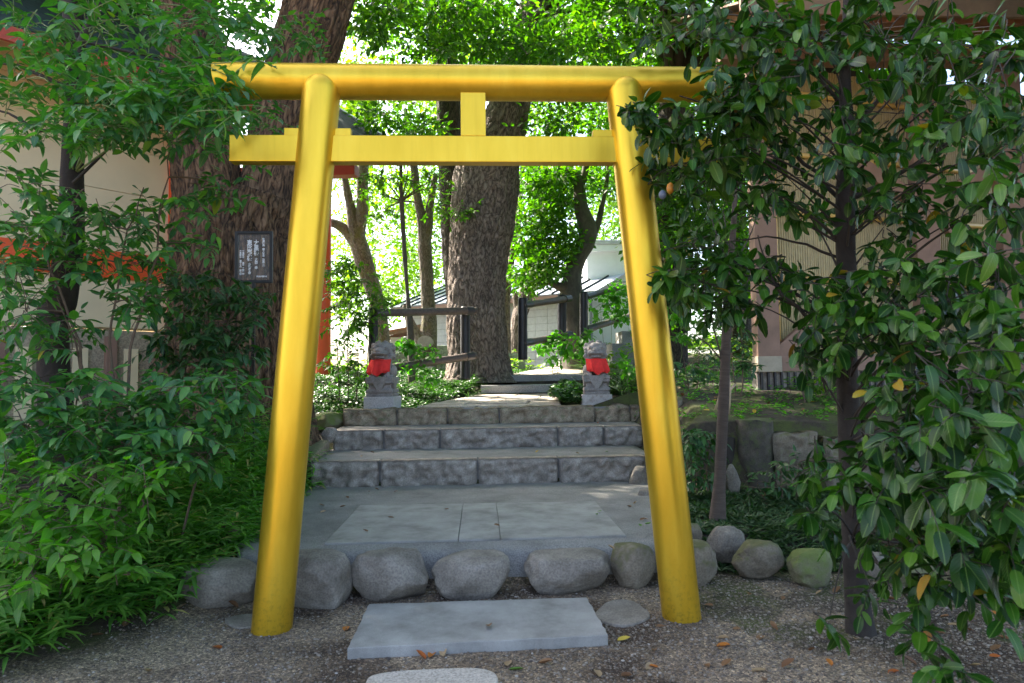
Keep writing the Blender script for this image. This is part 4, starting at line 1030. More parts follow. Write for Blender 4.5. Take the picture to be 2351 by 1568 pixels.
# ================================================================== trees
def trunk(name, pts, radii, mat, parent, seg=48, step=.06, relief=.02, plates=None, flare=0, seed=1, wob=.0):
    P = [Vector(p) for p in pts]; L = [0]
    for a, b in zip(P[:-1], P[1:]): L.append(L[-1]+(b-a).length)
    n_ = max(8, int(L[-1]/step)); t = np.linspace(0, L[-1], n_)
    # smooth (Catmull) resample
    A = np.array(P); R_ = np.array(radii, float); La = np.array(L)
    def cr(vals, tt):
        out = []
        for x in tt:
            i = min(max(np.searchsorted(La, x)-1, 0), len(La)-2); u = (x-La[i])/(La[i+1]-La[i])
            p0, p1, p2, p3 = vals[max(i-1,0)], vals[i], vals[i+1], vals[min(i+2, len(vals)-1)]
            out.append(.5*((2*p1)+(-p0+p2)*u+(2*p0-5*p1+4*p2-p3)*u*u+(-p0+3*p1-3*p2+p3)*u**3))
        return np.array(out)
    Cc = cr(A, t); Rr = np.maximum(cr(R_[:, None], t)[:, 0], .001)
    if flare: Rr = Rr*(1+flare*np.exp(-t/.28))
    T = np.gradient(Cc, axis=0); T /= np.linalg.norm(T, axis=1)[:, None]
    ref = np.array([1., 0, 0]) if abs(T[0][0]) < .8 else np.array([0, 1., 0])
    x = ref-T[0]*ref.dot(T[0]); x /= np.linalg.norm(x); XS = []
    for k in range(n_):
        x = x-T[k]*x.dot(T[k]); x /= np.linalg.norm(x); XS.append(x.copy())
    XS = np.array(XS); YS = np.cross(T, XS)
    ang = np.linspace(0, 2*np.pi, seg+1)[:-1]
    D = XS[:, None, :]*np.cos(ang)[None, :, None]+YS[:, None, :]*np.sin(ang)[None, :, None]
    V = Cc[:, None, :]+D*Rr[:, None, None]
    Vf = V.reshape(-1, 3); Df = D.reshape(-1, 3); rm = float(np.mean(Rr))
    uu = np.tile(ang*rm, n_); vv = np.repeat(t, seg)
    disp = relief*1.6*fbm(Vf*1.6+seed, seed, 4)
    if flare: disp += np.repeat(np.exp(-t/.45), seg)*rm*.16*fbm(np.c_[np.cos(np.tile(ang, n_))*1.8, np.sin(np.tile(ang, n_))*1.8, vv*.3]+seed, seed+2, 2)*2
    if plates:
        pu, pv, amp = plates; nw = fbm(Vf*4+seed, seed+6, 3)*1.1
        U_ = np.c_[uu*pu+nw, vv*pv+nw*1.5]
        per = max(1, round(2*np.pi*rm*pu)); U_[:, 0] = U_[:, 0]*per/(2*np.pi*rm*pu)
        # seam kept continuous by wrapping the cell index
        f1, f2 = worley(U_, seed); rdg = 1-np.clip(np.abs(fbm(np.c_[Vf[:, :2]*pu*.55, Vf[:, 2:]*pv*.35]+seed, seed+11, 4))/.22, 0, 1)
        disp += amp*.25*(np.clip((f2-f1)/.3, 0, 1)-.7)-amp*.9*rdg+amp*.7*fbm(np.c_[Vf[:, :2]*26, Vf[:, 2:]*9], seed+9, 3)
    Vf = Vf+Df*disp[:, None]
    idx = np.arange(n_*seg).reshape(n_, seg); a = idx[:-1]; b = np.roll(idx, -1, 1)[:-1]; c = np.roll(idx, -1, 1)[1:]; d = idx[1:]
    F = np.stack([a.ravel(), b.ravel(), c.ravel(), d.ravel()], 1)
    k0 = len(Vf); Vf = np.vstack([Vf, Cc[-1:]]); T3 = np.stack([idx[-1], np.roll(idx[-1], -1), np.full(seg, k0)], 1)
    uv = np.c_[np.r_[uu, 0], np.r_[vv, t[-1]]]
    return mesh_obj(name, Vf, [F, T3], mat, parent, smooth=True, uv=uv)
def pxtrunk(name, lst, mat, parent, Yd, **kw):
    """lst of (px, py, width px[, Y])"""
    pts = []; rad = []
    for e in lst:
        y = e[3] if len(e) > 3 else Yd
        pts.append(PY(e[0], e[1], y)); rad.append(PS(e[2], y)/2)
    return trunk(name, pts, rad, mat, parent, **kw)
def curve_pts(a, b, sag=.1, n=7, wob=.05, rr=random):
    a = Vector(a); b = Vector(b); L = (b-a).length; pts = []
    w = Vector((rr.uniform(-1,1), rr.uniform(-1,1), rr.uniform(-.5,1)))*wob*L
    for k in range(n):
        t = k/(n-1); pts.append(a.lerp(b, t)+w*math.sin(t*math.pi)+Vector((0,0,sag*L*math.sin(t*math.pi))))
    return pts

# ------------------------------------------------------------------ leaves
def leaf_template(ratio, rows=(0,.1,.28,.5,.72,.9,1), fold=.10, curve=.16, p=.62, q=.72, pet=.06):
    ts = np.array(rows); w = ts**p*(1-ts)**q; w = w/w.max()*ratio/2
    V = [(0, -pet, 0)]; mid = []; lf = []; rt = []
    for t, ww in zip(ts, w):
        z = -curve*t*t
        mid.append(len(V)); V.append((0, t, z))
        if 0 < t < 1:
            lf.append(len(V)); V.append((-ww, t+.0, z+fold*ww*2)); rt.append(len(V)); V.append((ww, t, z+fold*ww*2))
        else: lf.append(None); rt.append(None)
    Q = []; T = []
    for k in range(len(ts)-1):
        if lf[k] is None: T += [(mid[k], mid[k+1], lf[k+1]), (mid[k], rt[k+1], mid[k+1])]
        elif lf[k+1] is None: T += [(mid[k], mid[k+1], lf[k]), (mid[k], rt[k], mid[k+1])]
        else: Q += [(mid[k], mid[k+1], lf[k+1], lf[k]), (rt[k], rt[k+1], mid[k+1], mid[k])]
    T.append((0, mid[0], mid[0])) if False else None
    tri = T+[(a, b, c) for a, b, c, d in Q]+[(a, c, d) for a, b, c, d in Q]
    return np.array(V, float)[1:], np.array(tri)-1
LT = {'oval': leaf_template(.46, p=.55, q=.62, fold=.14, curve=.20), 'ovate': leaf_template(.40, p=.5, q=.95, fold=.12, curve=.22),
      'mid': leaf_template(.42, rows=(0,.3,.65,1), fold=.15, curve=.12), 'far': (np.array([(0,0,0), (-.24,.45,.05), (0,1,-.06), (.24,.45,.05)]), np.array([(0,2,1), (0,3,2)])),
      'blade': leaf_template(.15, rows=(0,.2,.55,1), fold=.2, curve=.30, p=.4, q=.8), 'round': leaf_template(.72, p=.5, q=.6, rows=(0,.15,.4,.7,1), fold=.12, curve=.25),
      'strap': leaf_template(.045, rows=(0,.25,.5,.75,1), fold=.2, curve=.62, p=.25, q=.5)}
def leaves_world(tpl, pos, dr, nr, L):
    TV, TF = LT[tpl]
    dr = dr/np.linalg.norm(dr, axis=1)[:, None]
    xx = np.cross(dr, nr); xx /= np.maximum(np.linalg.norm(xx, axis=1), 1e-6)[:, None]; zz = np.cross(xx, dr)
    cv = RNG.normal(0, .13, len(pos))[:, None, None]; tw = RNG.normal(0, .5, len(pos))[:, None, None]; t1_ = TV[None, :, 1:2]
    zz_ = TV[None, :, 2:3]-cv*t1_**2+TV[None, :, 0:1]*tw*t1_
    V = pos[:, None, :]+(TV[None, :, 0:1]*xx[:, None, :]+t1_*dr[:, None, :]+zz_*zz[:, None, :])*L[:, None, None]
    F = (TF[None]+(np.arange(len(pos))*len(TV))[:, None, None]).reshape(-1, 3)
    return V.reshape(-1, 3), F, (xx, dr, zz), len(TV)
LEAFMESH = {}
def tuv(tpl):
    TV, _ = LT[tpl]; return np.c_[.5+TV[:, 0]/(2*np.abs(TV[:, 0]).max()), TV[:, 1]]
def leaf_objects(tpl, mat, parent, pos, bas, L, pick):
    key = (tpl, mat.name)
    if key not in LEAFMESH:
        TV, TF = LT[tpl]; LEAFMESH[key] = []
        for cv, tw in ((0, 0), (.18, .4), (-.15, -.4), (.08, -.7), (.28, .2), (-.05, .6)):
            T2 = TV.copy(); T2[:, 2] += -cv*TV[:, 1]**2+TV[:, 0]*tw*TV[:, 1]; T2[:, 0] += .05*cv*np.sin(TV[:, 1]*5)
            me = np_mesh('leaf', T2, TF, True, uv=tuv(tpl)); me.materials.append(mat); LEAFMESH[key].append(me)
    mset = LEAFMESH[key]; org = ORG[parent.name]; xx, dr, zz = bas
    for i in pick:
        o = bpy.data.objects.new('leaf', mset[int(i) % 6]); COL.objects.link(o); o.parent = parent
        m_ = Matrix((Vector(xx[i]), Vector(dr[i]), Vector(zz[i]))).transposed().to_4x4()*1.0
        m_ = m_@Matrix.Scale(float(L[i]), 4); m_.translation = Vector(pos[i])-org
        o.matrix_local = m_
def foliage(name, parent, tpl, mat, pos, dr, nr, L, singles=0, flat=False):
    pos, dr, nr, L = (np.asarray(a, float) for a in (pos, dr, nr, L))
    pick = np.array([], int)
    V, F, bas, nv = leaves_world(tpl, pos, dr, nr, L)
    if singles:
        px, py, pz = project(pos); ok = (px > -20) & (px < 2371) & (py > -20) & (py < 1588) & (pz > .3)
        sc = np.where(ok, L/np.maximum(pz, .3), 0); od = np.argsort(-sc); pick = od[:singles]; pick = pick[sc[pick] > 0]
        leaf_objects(tpl, mat, parent, pos, bas, L, pick)
        keep = np.ones(len(pos), bool); keep[pick] = False
        V, F, _, nv = leaves_world(tpl, pos[keep], dr[keep], nr[keep], L[keep])
        m_ = int(keep.sum())
    else: m_ = len(pos)
    if m_ == 0: return None
    tint = np.repeat(RNG.uniform(0, 1, m_), nv)
    o = mesh_obj(name, V, F, mat, parent, smooth=True, attr=tint, uv=np.tile(tuv(tpl), (m_, 1)))
    if m_ > 40: tag(o, kind='stuff')
    return o
class Leaves:
    def __init__(s): s.p = []; s.d = []; s.n = []; s.L = []; s.tw = MB()
    def spray(s, base, d, length, nl, leafL, droop=.25, spread=.9, mode='alt', rr=random, twr=.0022, jit=.25, tipleaf=True):
        d = Vector(d).normalized(); up = Vector((0,0,1)); side = d.cross(up)
        if side.length < .1: side = Vector((1,0,0))
        side.normalize(); side = Quaternion(d, rr.uniform(-.5, .5))@side
        base = Vector(base); pts = []
        for k in range(6):
            t = k/5; pts.append(base+d*(length*t)+Vector((0,0,-droop*length*t*t*.5)))
        s.tw.tube(pts, [twr*(1.25-.7*k/5) for k in range(6)], 5, False)
        for k in range(nl):
            t = .12+.86*(k+.5)/nl; p = base+d*(length*t)+Vector((0,0,-droop*length*t*t*.5))
            if mode == 'alt': sd2 = side*(1 if k % 2 else -1)
            else: sd2 = Quaternion(d, k*2.4+rr.uniform(-.4,.4))@side
            ld = d*(1-spread*.62)+sd2*spread+Vector((0,0,-droop*.9))+Vector((rr.gauss(0,jit), rr.gauss(0,jit), rr.gauss(0,jit)))
            nn = up*1.0+ld*(-.1)+Vector((rr.gauss(0,jit*1.2), rr.gauss(0,jit*1.2), 0))
            sz = leafL*rr.uniform(.55, 1.15)*(1-.25*max(0, t-.75)*4*.6)
            s.p.append(tuple(p)); s.d.append(tuple(ld)); s.n.append(tuple(nn)); s.L.append(sz)
        if tipleaf:
            ld = d+Vector((0,0,-droop)); s.p.append(tuple(pts[-1])); s.d.append(tuple(ld)); s.n.append((0,0,1)); s.L.append(leafL*.8)
def blob_sprays(lv, blobs, anchor, leafL, nl=(5, 9), length=(.18, .34), droop=.3, mode='alt', upb=.15, rr=random, links=True, lr=.006, outb=.6, jit=.25, spread=.9, twr=.0022, toward=.15, dens=1.0):
    """blobs: (px, py, rx, ry, Y0, Y1, sprays). Sprays fill the ellipse at mixed distances."""
    for (cx, cy, rx, ry, Y0, Y1, n_) in blobs:
        c = PY(cx, cy, (Y0+Y1)/2)
        if links:
            a = anchor if not callable(anchor) else anchor(c)
            lv.tw.tube(curve_pts(a, c, .05, 8, .07, rr), [lr*(1.6-1.2*k/7) for k in range(8)], 7, False)
        for _ in range(int(n_*dens+.5)):
            a_ = rr.uniform(0, 2*math.pi); q = math.sqrt(rr.uniform(0, 1))
            p = PY(cx+rx*q*math.cos(a_), cy+ry*q*math.sin(a_), rr.uniform(Y0, Y1))
            out = (p-c); out = out.normalized() if out.length > .01 else Vector((1,0,0))
            d = out*outb+Vector((rr.gauss(0,.5), rr.gauss(0,.5)-toward, rr.gauss(0,.3)+upb)); d.normalize()
            ln = rr.uniform(*length); b0 = p-d*ln*.5
            if links and rr.random() < .75:
                j = c.lerp(b0, rr.uniform(.0, .35)); lv.tw.tube(curve_pts(j, b0, .03, 5, .06, rr), [.0032, .003, .0027, .0024, .0022], 5, False)
            lv.spray(b0, d, ln, rr.randint(*nl), leafL*rr.uniform(.85, 1.12), droop, spread, mode, rr, twr, jit)

def clumps(centers, per, rad, leafL, rng=RNG, flat=.6, up=.8):
    n_ = len(centers); C = np.repeat(np.asarray(centers, float), per, 0); m_ = len(C)
    r = np.repeat(rng.uniform(.6, 1.3, n_), per)[:, None]*rad
    off = rng.normal(0, 1, (m_, 3))*np.array([1, 1, flat]); P = C+off*r*.6
    d = off+rng.normal(0, .7, (m_, 3)); d[:, 2] -= .35
    nr = rng.normal(0, .55, (m_, 3)); nr[:, 2] += up
    return P, d, nr, leafL*rng.uniform(.65, 1.25, m_)
def pxcenters(blobs, rng=RNG):
    out = []
    for (cx, cy, rx, ry, Y0, Y1, n_) in blobs:
        for _ in range(n_):
            a = rng.uniform(0, 6.283); q = math.sqrt(rng.uniform(0, 1))
            out.append(tuple(PY(cx+rx*q*math.cos(a), cy+ry*q*math.sin(a), rng.uniform(Y0, Y1))))
    return out
def volcenters(blobs, rng=RNG):
    out = []
    for (c, r, n_) in blobs:
        for _ in range(n_):
            v = rng.normal(0, 1, 3); v /= np.linalg.norm(v); q = rng.uniform(.25, 1)**.5
            out.append((c[0]+v[0]*r[0]*q, c[1]+v[1]*r[1]*q, c[2]+v[2]*r[2]*q))
    return out
def crown(parent, sets, mat, name='crown', tpl='far'):
    P = [np.concatenate(x) for x in zip(*sets)]
    return foliage(name, parent, tpl, mat, *P)
def limbs_to(parent, start, targets, r0, mat, n=8, name='limb'):
    b = MB()
    for t in targets: b.tube(curve_pts(start, t, .12, 9, .08), [r0*(1-.85*k/8) for k in range(9)], 8, False)
    return b.build(name, mat, parent, smooth=True)

# ------------------------------------------------------------------ giant fissured tree by the notice
def base_of(px, py, Yd):
    p = PY(px, py, Yd); p.z = gzs(p.x, Yd)-.08; return p
bt = base_of(548, 960, 8.5)
t1 = empty('camphor_tree', bt, 'giant tree with deeply fissured brown bark behind the notice board', 'tree')
trunk('trunk', [bt, PY(549, 900, 8.5), PY(548, 760, 8.5), PY(550, 620, 8.5), PY(556, 520, 8.5), PY(570, 455, 8.5)], [PS(w, 8.5)/2 for w in (312, 304, 296, 292, 290, 280)], M['bark_left'], t1, seg=300, step=.022, relief=.03, plates=(15, 4.6, .05), flare=.16, seed=3)
pxtrunk('stem', [(618,520,170), (636,400,150), (655,280,148), (688,150,150), (730,20,150), (790,-150,140), (850,-400,115), (880,-700,70)], M['bark_left'], t1, 8.5, seg=150, step=.03, relief=.02, plates=(15, 4.6, .026), seed=4)
pxtrunk('stem', [(490,540,170,8.4), (478,430,150,8.3), (462,300,142,8.2), (440,120,135,8.1), (400,-120,120,8.0), (340,-420,90,7.9), (300,-700,60,7.8)], M['bark_left'], t1, 8.3, seg=150, step=.03, relief=.02, plates=(15, 4.6, .026), seed=5)
CW = {'a': [((-4.8, 8.0, 9.2), (3.6, 3.6, 2.0), 260), ((-2.2, 8.0, 10.4), (3.2, 3.2, 1.9), 190), ((-4.5, 10.0, 12.0), (4, 4, 2), 200), ((-7.0, 13.5, 10.8), (3.4, 3.4, 2.0), 440), ((-7.5, 6.0, 10.5), (3, 3.5, 2), 180), ((-7.2, 9.9, 10.2), (3.0, 3.0, 1.8), 400)]}  # outer masses added out of view to block sun on slabs and steps
cc = volcenters(CW['a'])
limbs_to(t1, PY(850, -400, 8.5), random.sample(cc, 9), .13, M['bark_dark']); limbs_to(t1, PY(340, -420, 7.9), random.sample(cc, 9), .13, M['bark_dark'])
crown(t1, [clumps(cc, 46, .55, .19)], M['leaf_canopy'])

# ------------------------------------------------------------------ large tree above the path
bm_ = base_of(1097, 865, 13.6)
t2 = empty('camphor_tree', bm_, 'large straight tree with grey-brown plated bark above the black fence post', 'tree')
trunk('trunk', [bm_, PY(1097, 830, 13.6), PY(1093, 700, 13.6), PY(1099, 600, 13.6), PY(1108, 500, 13.6), PY(1118, 410, 13.6), PY(1138, 340, 13.6), PY(1163, 270, 13.6), PY(1182, 190, 13.6), PY(1212, 100, 13.6), PY(1240, 20, 13.6), PY(1275, -100, 13.6), PY(1300, -300, 13.6), PY(1310, -560, 13.6)],
      [PS(w, 13.6)/2 for w in (142, 136, 133, 139, 148, 152, 128, 102, 97, 95, 94, 90, 76, 40)], M['bark_main'], t2, seg=220, step=.035, relief=.03, plates=(15, 5.5, .032), flare=.28, seed=6)
pxtrunk('stem', [(1062,760,60), (1050,620,62), (1040,480,60), (1034,360,58), (1030,240,58), (1016,90,54), (995,-80,48), (960,-300,40), (940,-520,25)], M['bark_dark'], t2, 14.3, seg=90, step=.05, relief=.02, plates=(15, 5.5, .02), seed=7)
# foliage that hangs into the picture above and between the beams
top = [(860,35,80,60,10,15,34), (960,60,110,85,10,15,95), (1080,75,110,75,10,15,95), (1190,110,110,45,10,14,70), (1300,95,120,60,10,15,110), (1420,70,110,90,10,15,90), (1380,20,120,60,11,15,60),
       (1000,10,120,50,10,15,70), (1120,10,80,40,10,15,46), (860,270,50,22,11.5,15,14), (930,288,60,22,11.5,15,22), (1000,300,26,14,11,14,10), (1260,290,46,30,12,15,22), (1330,270,80,50,12,16,62), (1230,240,22,20,13.8,16,10)]
over = [((3.0, 11.2, 11), (3.2, 2.8, 1.5), 170), ((4.8, 9.5, 10.2), (2.6, 2.4, 1.4), 110)]  # crown out of view, shifted so sun reaches the hanging leaves
ct = pxcenters([t[:6]+(int(t[6]*.5),) for t in top]); co_ = volcenters(over)
limbs_to(t2, PY(1275, -100, 13.6), random.sample(co_, 10), .14, M['bark_dark']); limbs_to(t2, PY(995, -80, 14.3), random.sample(ct[:200], 9), .06, M['bark_dark']); limbs_to(t2, PY(1225, 60, 13.6), random.sample(ct[150:270], 7), .06, M['bark_dark'])
crown(t2, [clumps(co_, 46, .55, .19)], M['leaf_canopy'])
P_ = clumps(ct, 34, .30, .135); crown(t2, [P_], M['leaf_canopy'], 'hanging_foliage', 'mid')

# ------------------------------------------------------------------ smooth grey tree by the fence
b3 = base_of(1318, 812, 15.7)
t3 = empty('bent_tree', b3, 'bent grey tree with smooth bark forking beside the white building', 'tree')
trunk('trunk', [b3, PY(1318, 780, 15.7), PY(1313, 720, 15.7), PY(1311, 665, 15.7), PY(1320, 610, 15.7), PY(1345, 555, 15.7), PY(1348, 520, 15.7), PY(1334, 475, 15.7), PY(1330, 430, 15.7), PY(1318, 400, 15.7), PY(1285, 385, 15.7), PY(1250, 340, 15.7)],
      [PS(w, 15.7)/2 for w in (62, 52, 47, 50, 42, 42, 40, 32, 29, 24, 17, 8)], M['bark_smooth'], t3, seg=60, step=.05, relief=.03, flare=.25, seed=8)
pxtrunk('limb', [(1330,440,20), (1342,400,18), (1350,340,14), (1360,250,8)], M['bark_smooth'], t3, 15.7, seg=28, seed=9)
pxtrunk('limb', [(1352,552,28), (1370,520,16), (1383,470,12), (1392,425,9), (1400,330,6)], M['bark_smooth'], t3, 15.7, seg=28, seed=10)
pxtrunk('limb', [(1312,664,26), (1290,660,22), (1262,648,15), (1235,640,9), (1215,625,5)], M['bark_smooth'], t3, 15.6, seg=28, seed=11)
fol = [(1260,560,60,70,14.9,16.5,78), (1255,470,50,70,15,17,64), (1230,620,46,30,14.6,16,36), (1300,430,70,45,15.4,17.5,60), (1240,400,60,40,15,17,44), (1390,430,30,40,15.5,17.5,16), (1390,380,50,30,15.5,17.5,34), (1200,520,30,60,15,17,24), (1200,640,30,25,15,16,16)]
crown(t3, [clumps(pxcenters([t[:6]+(int(t[6]*.62),) for t in fol]), 38, .26, .14)], M['leaf_canopy'], tpl='mid')

# ------------------------------------------------------------------ further trunks
def simple_tree(label, lists, mat, Yd, fol, leafL, lm, per=40, rad=.35, relief=.02, name='background_tree', group=None, overs=None):
    e0 = lists[0][0]; b0 = base_of(e0[0], e0[1], Yd)
    t = empty(name, b0, label, 'tree', group)
    for k, l in enumerate(lists):
        if k == 0:
            pts = [b0]+[PY(a[0], a[1], Yd) for a in l[1:]]; trunk('trunk', pts, [PS(a[2], Yd)/2 for a in l], mat, t, seg=56, step=.06, relief=relief, plates=(15, 6, .014), seed=20+k, flare=.08)
        else: pxtrunk('limb', l, mat, t, Yd, seg=32, relief=relief*.6, seed=30+k)
    sets = []
    if fol: sets.append(clumps(pxcenters(fol), per, rad, leafL))
    if overs: sets.append(clumps(volcenters(overs), per, rad*1.6, leafL*1.4))
    if sets: crown(t, sets, lm)
    return t
simple_tree('leaning forked tree with sunlit bark beyond the vermilion pillar', [[(884,812,36), (872,720,34), (852,650,38), (831,585,42), (818,535,38), (806,480,24), (794,425,18), (780,330,14), (760,200,10)], [(822,545,30), (832,480,28), (832,420,26), (838,330,20), (850,200,12)], [(820,570,26), (795,530,24), (765,512,20), (730,510,14)]], M['bark_moss'], 16.0,
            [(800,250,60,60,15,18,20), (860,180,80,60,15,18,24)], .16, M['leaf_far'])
tt = simple_tree('mossy trunk forking low above the cut log', [[(982,812,42), (984,760,38), (985,713,32), (980,643,31), (975,560,30), (968,500,25), (958,450,22), (950,380,18), (930,250,10)], [(977,560,26), (984,510,22), (986,480,18), (1000,400,12)], [(972,790,34), (955,762,22), (940,735,20), (930,700,14)]], M['bark_moss'], 15.6,
            [(960,240,60,40,15.6,18,10)], .15, M['leaf_far'])
lc = PY(976, 785, 15.25); b = MB(); b.tube([lc, lc+Vector((0, .25, 0))], PS(18, 15.25), 32); b.V = [(x+.0, y, lc.z+(z-lc.z)*.8) for x, y, z in b.V]
b.build('cut_log_end', M['cut'], tt, autosmooth=40)
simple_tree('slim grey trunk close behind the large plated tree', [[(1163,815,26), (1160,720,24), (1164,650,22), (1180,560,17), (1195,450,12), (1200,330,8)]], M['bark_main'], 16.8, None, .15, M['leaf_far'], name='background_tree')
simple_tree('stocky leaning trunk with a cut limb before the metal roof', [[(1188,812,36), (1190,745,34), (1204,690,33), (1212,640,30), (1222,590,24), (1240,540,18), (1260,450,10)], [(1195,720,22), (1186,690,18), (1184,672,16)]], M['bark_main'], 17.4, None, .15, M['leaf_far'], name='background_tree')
# young tree with whorled side branches
ys_ = base_of(946, 822, 12.9); t6 = empty('young_tree', ys_, 'slender young tree with spreading side branches behind the brown fence rail', 'tree')
trunk('trunk', [ys_, PY(943, 780, 12.9), PY(938, 700, 12.9), PY(930, 600, 12.9), PY(924, 500, 12.9), PY(922, 455, 12.9), PY(920, 380, 12.9), PY(918, 300, 12.9)], [PS(w, 12.9)/2 for w in (17, 15, 13, 11, 10, 9, 6, 3)], M['bark_smooth'], t6, seg=20, seed=41)
lv = Leaves(); jn = PY(922, 462, 12.9)
for ex, ey in ((845,440), (870,400), (900,350), (960,410), (1010,430), (1030,400), (870,500), (990,480), (940,340)):
    e = PY(ex, ey, 12.9+random.uniform(-.5, .5)); lv.tw.tube(curve_pts(jn, e, .05, 7, .05), [.018*(1-.8*k/6) for k in range(7)], 6, False)
blob_sprays(lv, [(850,440,36,30,12.4,13.3,9), (870,400,40,22,12.4,13.3,12), (905,400,40,30,12.4,13.3,12), (960,410,40,22,12.4,13.3,12), (1010,420,30,30,12.4,13.3,10), (880,500,40,20,12.4,13.3,9), (1000,480,36,22,12.4,13.3,9), (1040,480,46,14,12.4,13,10), (930,340,60,22,12.4,13.3,12)], jn, .13, (7, 10), (.25, .5), .3, links=False, twr=.004)
lv.tw.build('twigs', M['twig'], t6, smooth=True); foliage('crown', t6, 'ovate', M['leaf_canopy'], lv.p, lv.d, lv.n, lv.L, 0)

# ------------------------------------------------------------------ sunlit wood far behind (reads as one mass) and the trees of the right-hand bank
wood = []
for (cx, cy, rx, ry, Y0, Y1, n_) in [(800,480,130,160,22,32,150), (900,560,120,160,22,34,190), (1000,500,90,180,22,34,150), (880,380,140,90,24,36,110), (1010,300,80,90,24,36,60), (830,230,120,90,24,36,70), (940,140,160,110,26,38,110), (1100,200,120,140,26,38,120), (800,60,90,100,26,38,60), (1260,330,140,170,24,34,190), (1400,300,130,200,22,32,190), (1330,520,110,90,24,32,100), (820,680,110,80,21,30,90), (930,660,60,60,22,30,50), (1450,480,80,90,22,30,80),
                                    (1150,60,160,90,26,38,110), (1380,90,140,100,26,36,110)]:
    wood += pxcenters([(cx, cy, rx, ry, Y0, Y1, n_)])
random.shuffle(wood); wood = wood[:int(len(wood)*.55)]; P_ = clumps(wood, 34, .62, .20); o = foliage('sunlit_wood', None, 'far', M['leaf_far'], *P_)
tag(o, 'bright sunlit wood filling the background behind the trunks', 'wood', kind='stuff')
def bank_tree(label, px, py, Yd, w, fol, overs, name='evergreen_tree'):
    b0 = base_of(px, py, Yd); t = empty(name, b0, label, 'tree', 'evergreen trees on the right-hand bank')
    c = volcenters(overs) if overs else []
    trunk('trunk', [b0, PY(px+4, py-150, Yd), PY(px-6, py-350, Yd), PY(px+10, py-600, Yd), PY(px+15, py-1000, Yd)], [PS(w*f, Yd)/2 for f in (1.2, 1, .9, .75, .4)], M['bark_dark'], t, seg=48, step=.06, relief=.02, plates=(15, 6, .014), seed=int(px))
    sets = []
    if fol: sets.append(clumps(pxcenters(fol), 42, .33, .13))
    if c: sets.append(clumps(c, 44, .6, .20)); limbs_to(t, PY(px+10, py-600, Yd), random.sample(c, 8), .1, M['bark_dark'])
    crown(t, sets, M['leaf_canopy'])
bank_tree('dark evergreen trunk on the bank beside the gate post', 1535, 800, 12.5, 75, [(1520,520,70,120,11.5,14.5,70), (1600,430,110,120,11.5,15,110), (1500,330,80,100,12,15,70), (1640,600,80,90,11,14,60), (1560,680,60,60,11.5,13.5,30)], [((5.0, 11.6, 8.6), (3.4, 3.6, 1.7), 220)])
bank_tree('evergreen tree rising behind the corner of the timber hut', 1690, 800, 15.5, 60, [(1700,300,130,180,14,18,120), (1640,150,150,140,13,17,110), (1760,520,60,120,14.5,17,50), (1850,150,150,150,14,18,60)], [((8.0, 13.5, 9.5), (3.6, 3.0, 2.0), 200)])
bank_tree('unseen evergreen tree added beside the timber hut to shade the right side', 2560, 850, 8.4, 90, None, [((6.5, 7.6, 9.0), (3.6, 3.2, 1.8), 260), ((9.8, 8.5, 10), (3.2, 3.6, 2), 140), ((6.0, 2.6, 6.6), (2.9, 3.2, 2.3), 330), ((7.6, 5.8, 6.4), (2.4, 2.4, 2.0), 150)])  # stands out of view, crown masses placed to cut the fill light

# ================================================================== near shrubs and the glossy tree
# ------------------------------------------------------------------ glossy tree on the right
rb = PZ(1980, 1452, 0.0)
rt = empty('glossy_evergreen_tree', rb, 'glossy dark-leaved evergreen tree with drooping sprays beside the gate', 'tree')
rY = rb.y
RP = [(1980,1456,60), (1970,1390,48), (1960,1260,48), (1955,1120,48), (1950,980,50), (1945,850,48), (1947,700,46), (1942,560,44), (1941,440,40), (1945,320,31), (1940,180,27), (1945,40,22), (1950,-120,15)]
trunk('trunk', [rb+Vector((0,0,-.06))]+[PY(a, b_, rY) for a, b_, c in RP[1:]], [PS(c, rY)/2 for a, b_, c in RP], M['bark_black'], rt, seg=40, step=.03, relief=.006, flare=.25, seed=51)
def ranchor(c):
    z = c.z-.25-.25*random.random(); z = max(.5, min(z, 3.6)); 
    tpy = np.interp(z, [PY(a, b_, rY).z for a, b_, cc_ in RP], [b_ for a, b_, cc_ in RP]); tpx = np.interp(-tpy, [-b_ for a, b_, cc_ in RP], [a for a, b_, cc_ in RP])
    return PY(float(tpx), float(tpy), rY)
lb = MB()
for L_, r0 in (([(1948,830,3.85), (1880,745,3.8), (1800,680,3.75), (1760,610,3.7), (1740,540,3.65)], .014), ([(1950,455,3.85), (2030,420,3.8), (2120,370,3.7), (2230,290,3.6)], .02),
               ([(1942,470,3.85), (1870,400,3.9), (1800,330,3.9), (1700,260,3.8), (1560,220,3.7)], .015), ([(1945,320,3.85), (2010,230,3.7), (2080,120,3.5), (2150,-20,3.4)], .018), ([(1945,840,3.85), (1900,900,3.9), (1850,760,4), (1840,640,4)], .008),
               ([(1950,700,3.85), (2030,640,3.6), (2130,560,3.3), (2260,470,3.0)], .012), ([(1948,600,3.85), (1850,560,3.9), (1760,540,3.95), (1640,560,4.0)], .010), ([(1955,1000,3.85), (2040,900,3.5), (2140,860,3.1), (2250,900,2.8)], .012),
               ([(1944,260,3.85), (1850,150,3.9), (1740,80,3.9), (1600,60,3.9)], .013)):
    pts = [PY(*p) for p in L_]; q = []
    for a, b2 in zip(pts[:-1], pts[1:]):
        for t in (0, .33, .66): q.append(a.lerp(b2, t)+Vector((random.gauss(0,.006), random.gauss(0,.006), random.gauss(0,.006))))
    q.append(pts[-1]); lb.tube(q, [r0*(1-.75*k/(len(q)-1)) for k in range(len(q))], 10, False)
lb.build('limb', M['twig_dark'], rt, smooth=True)
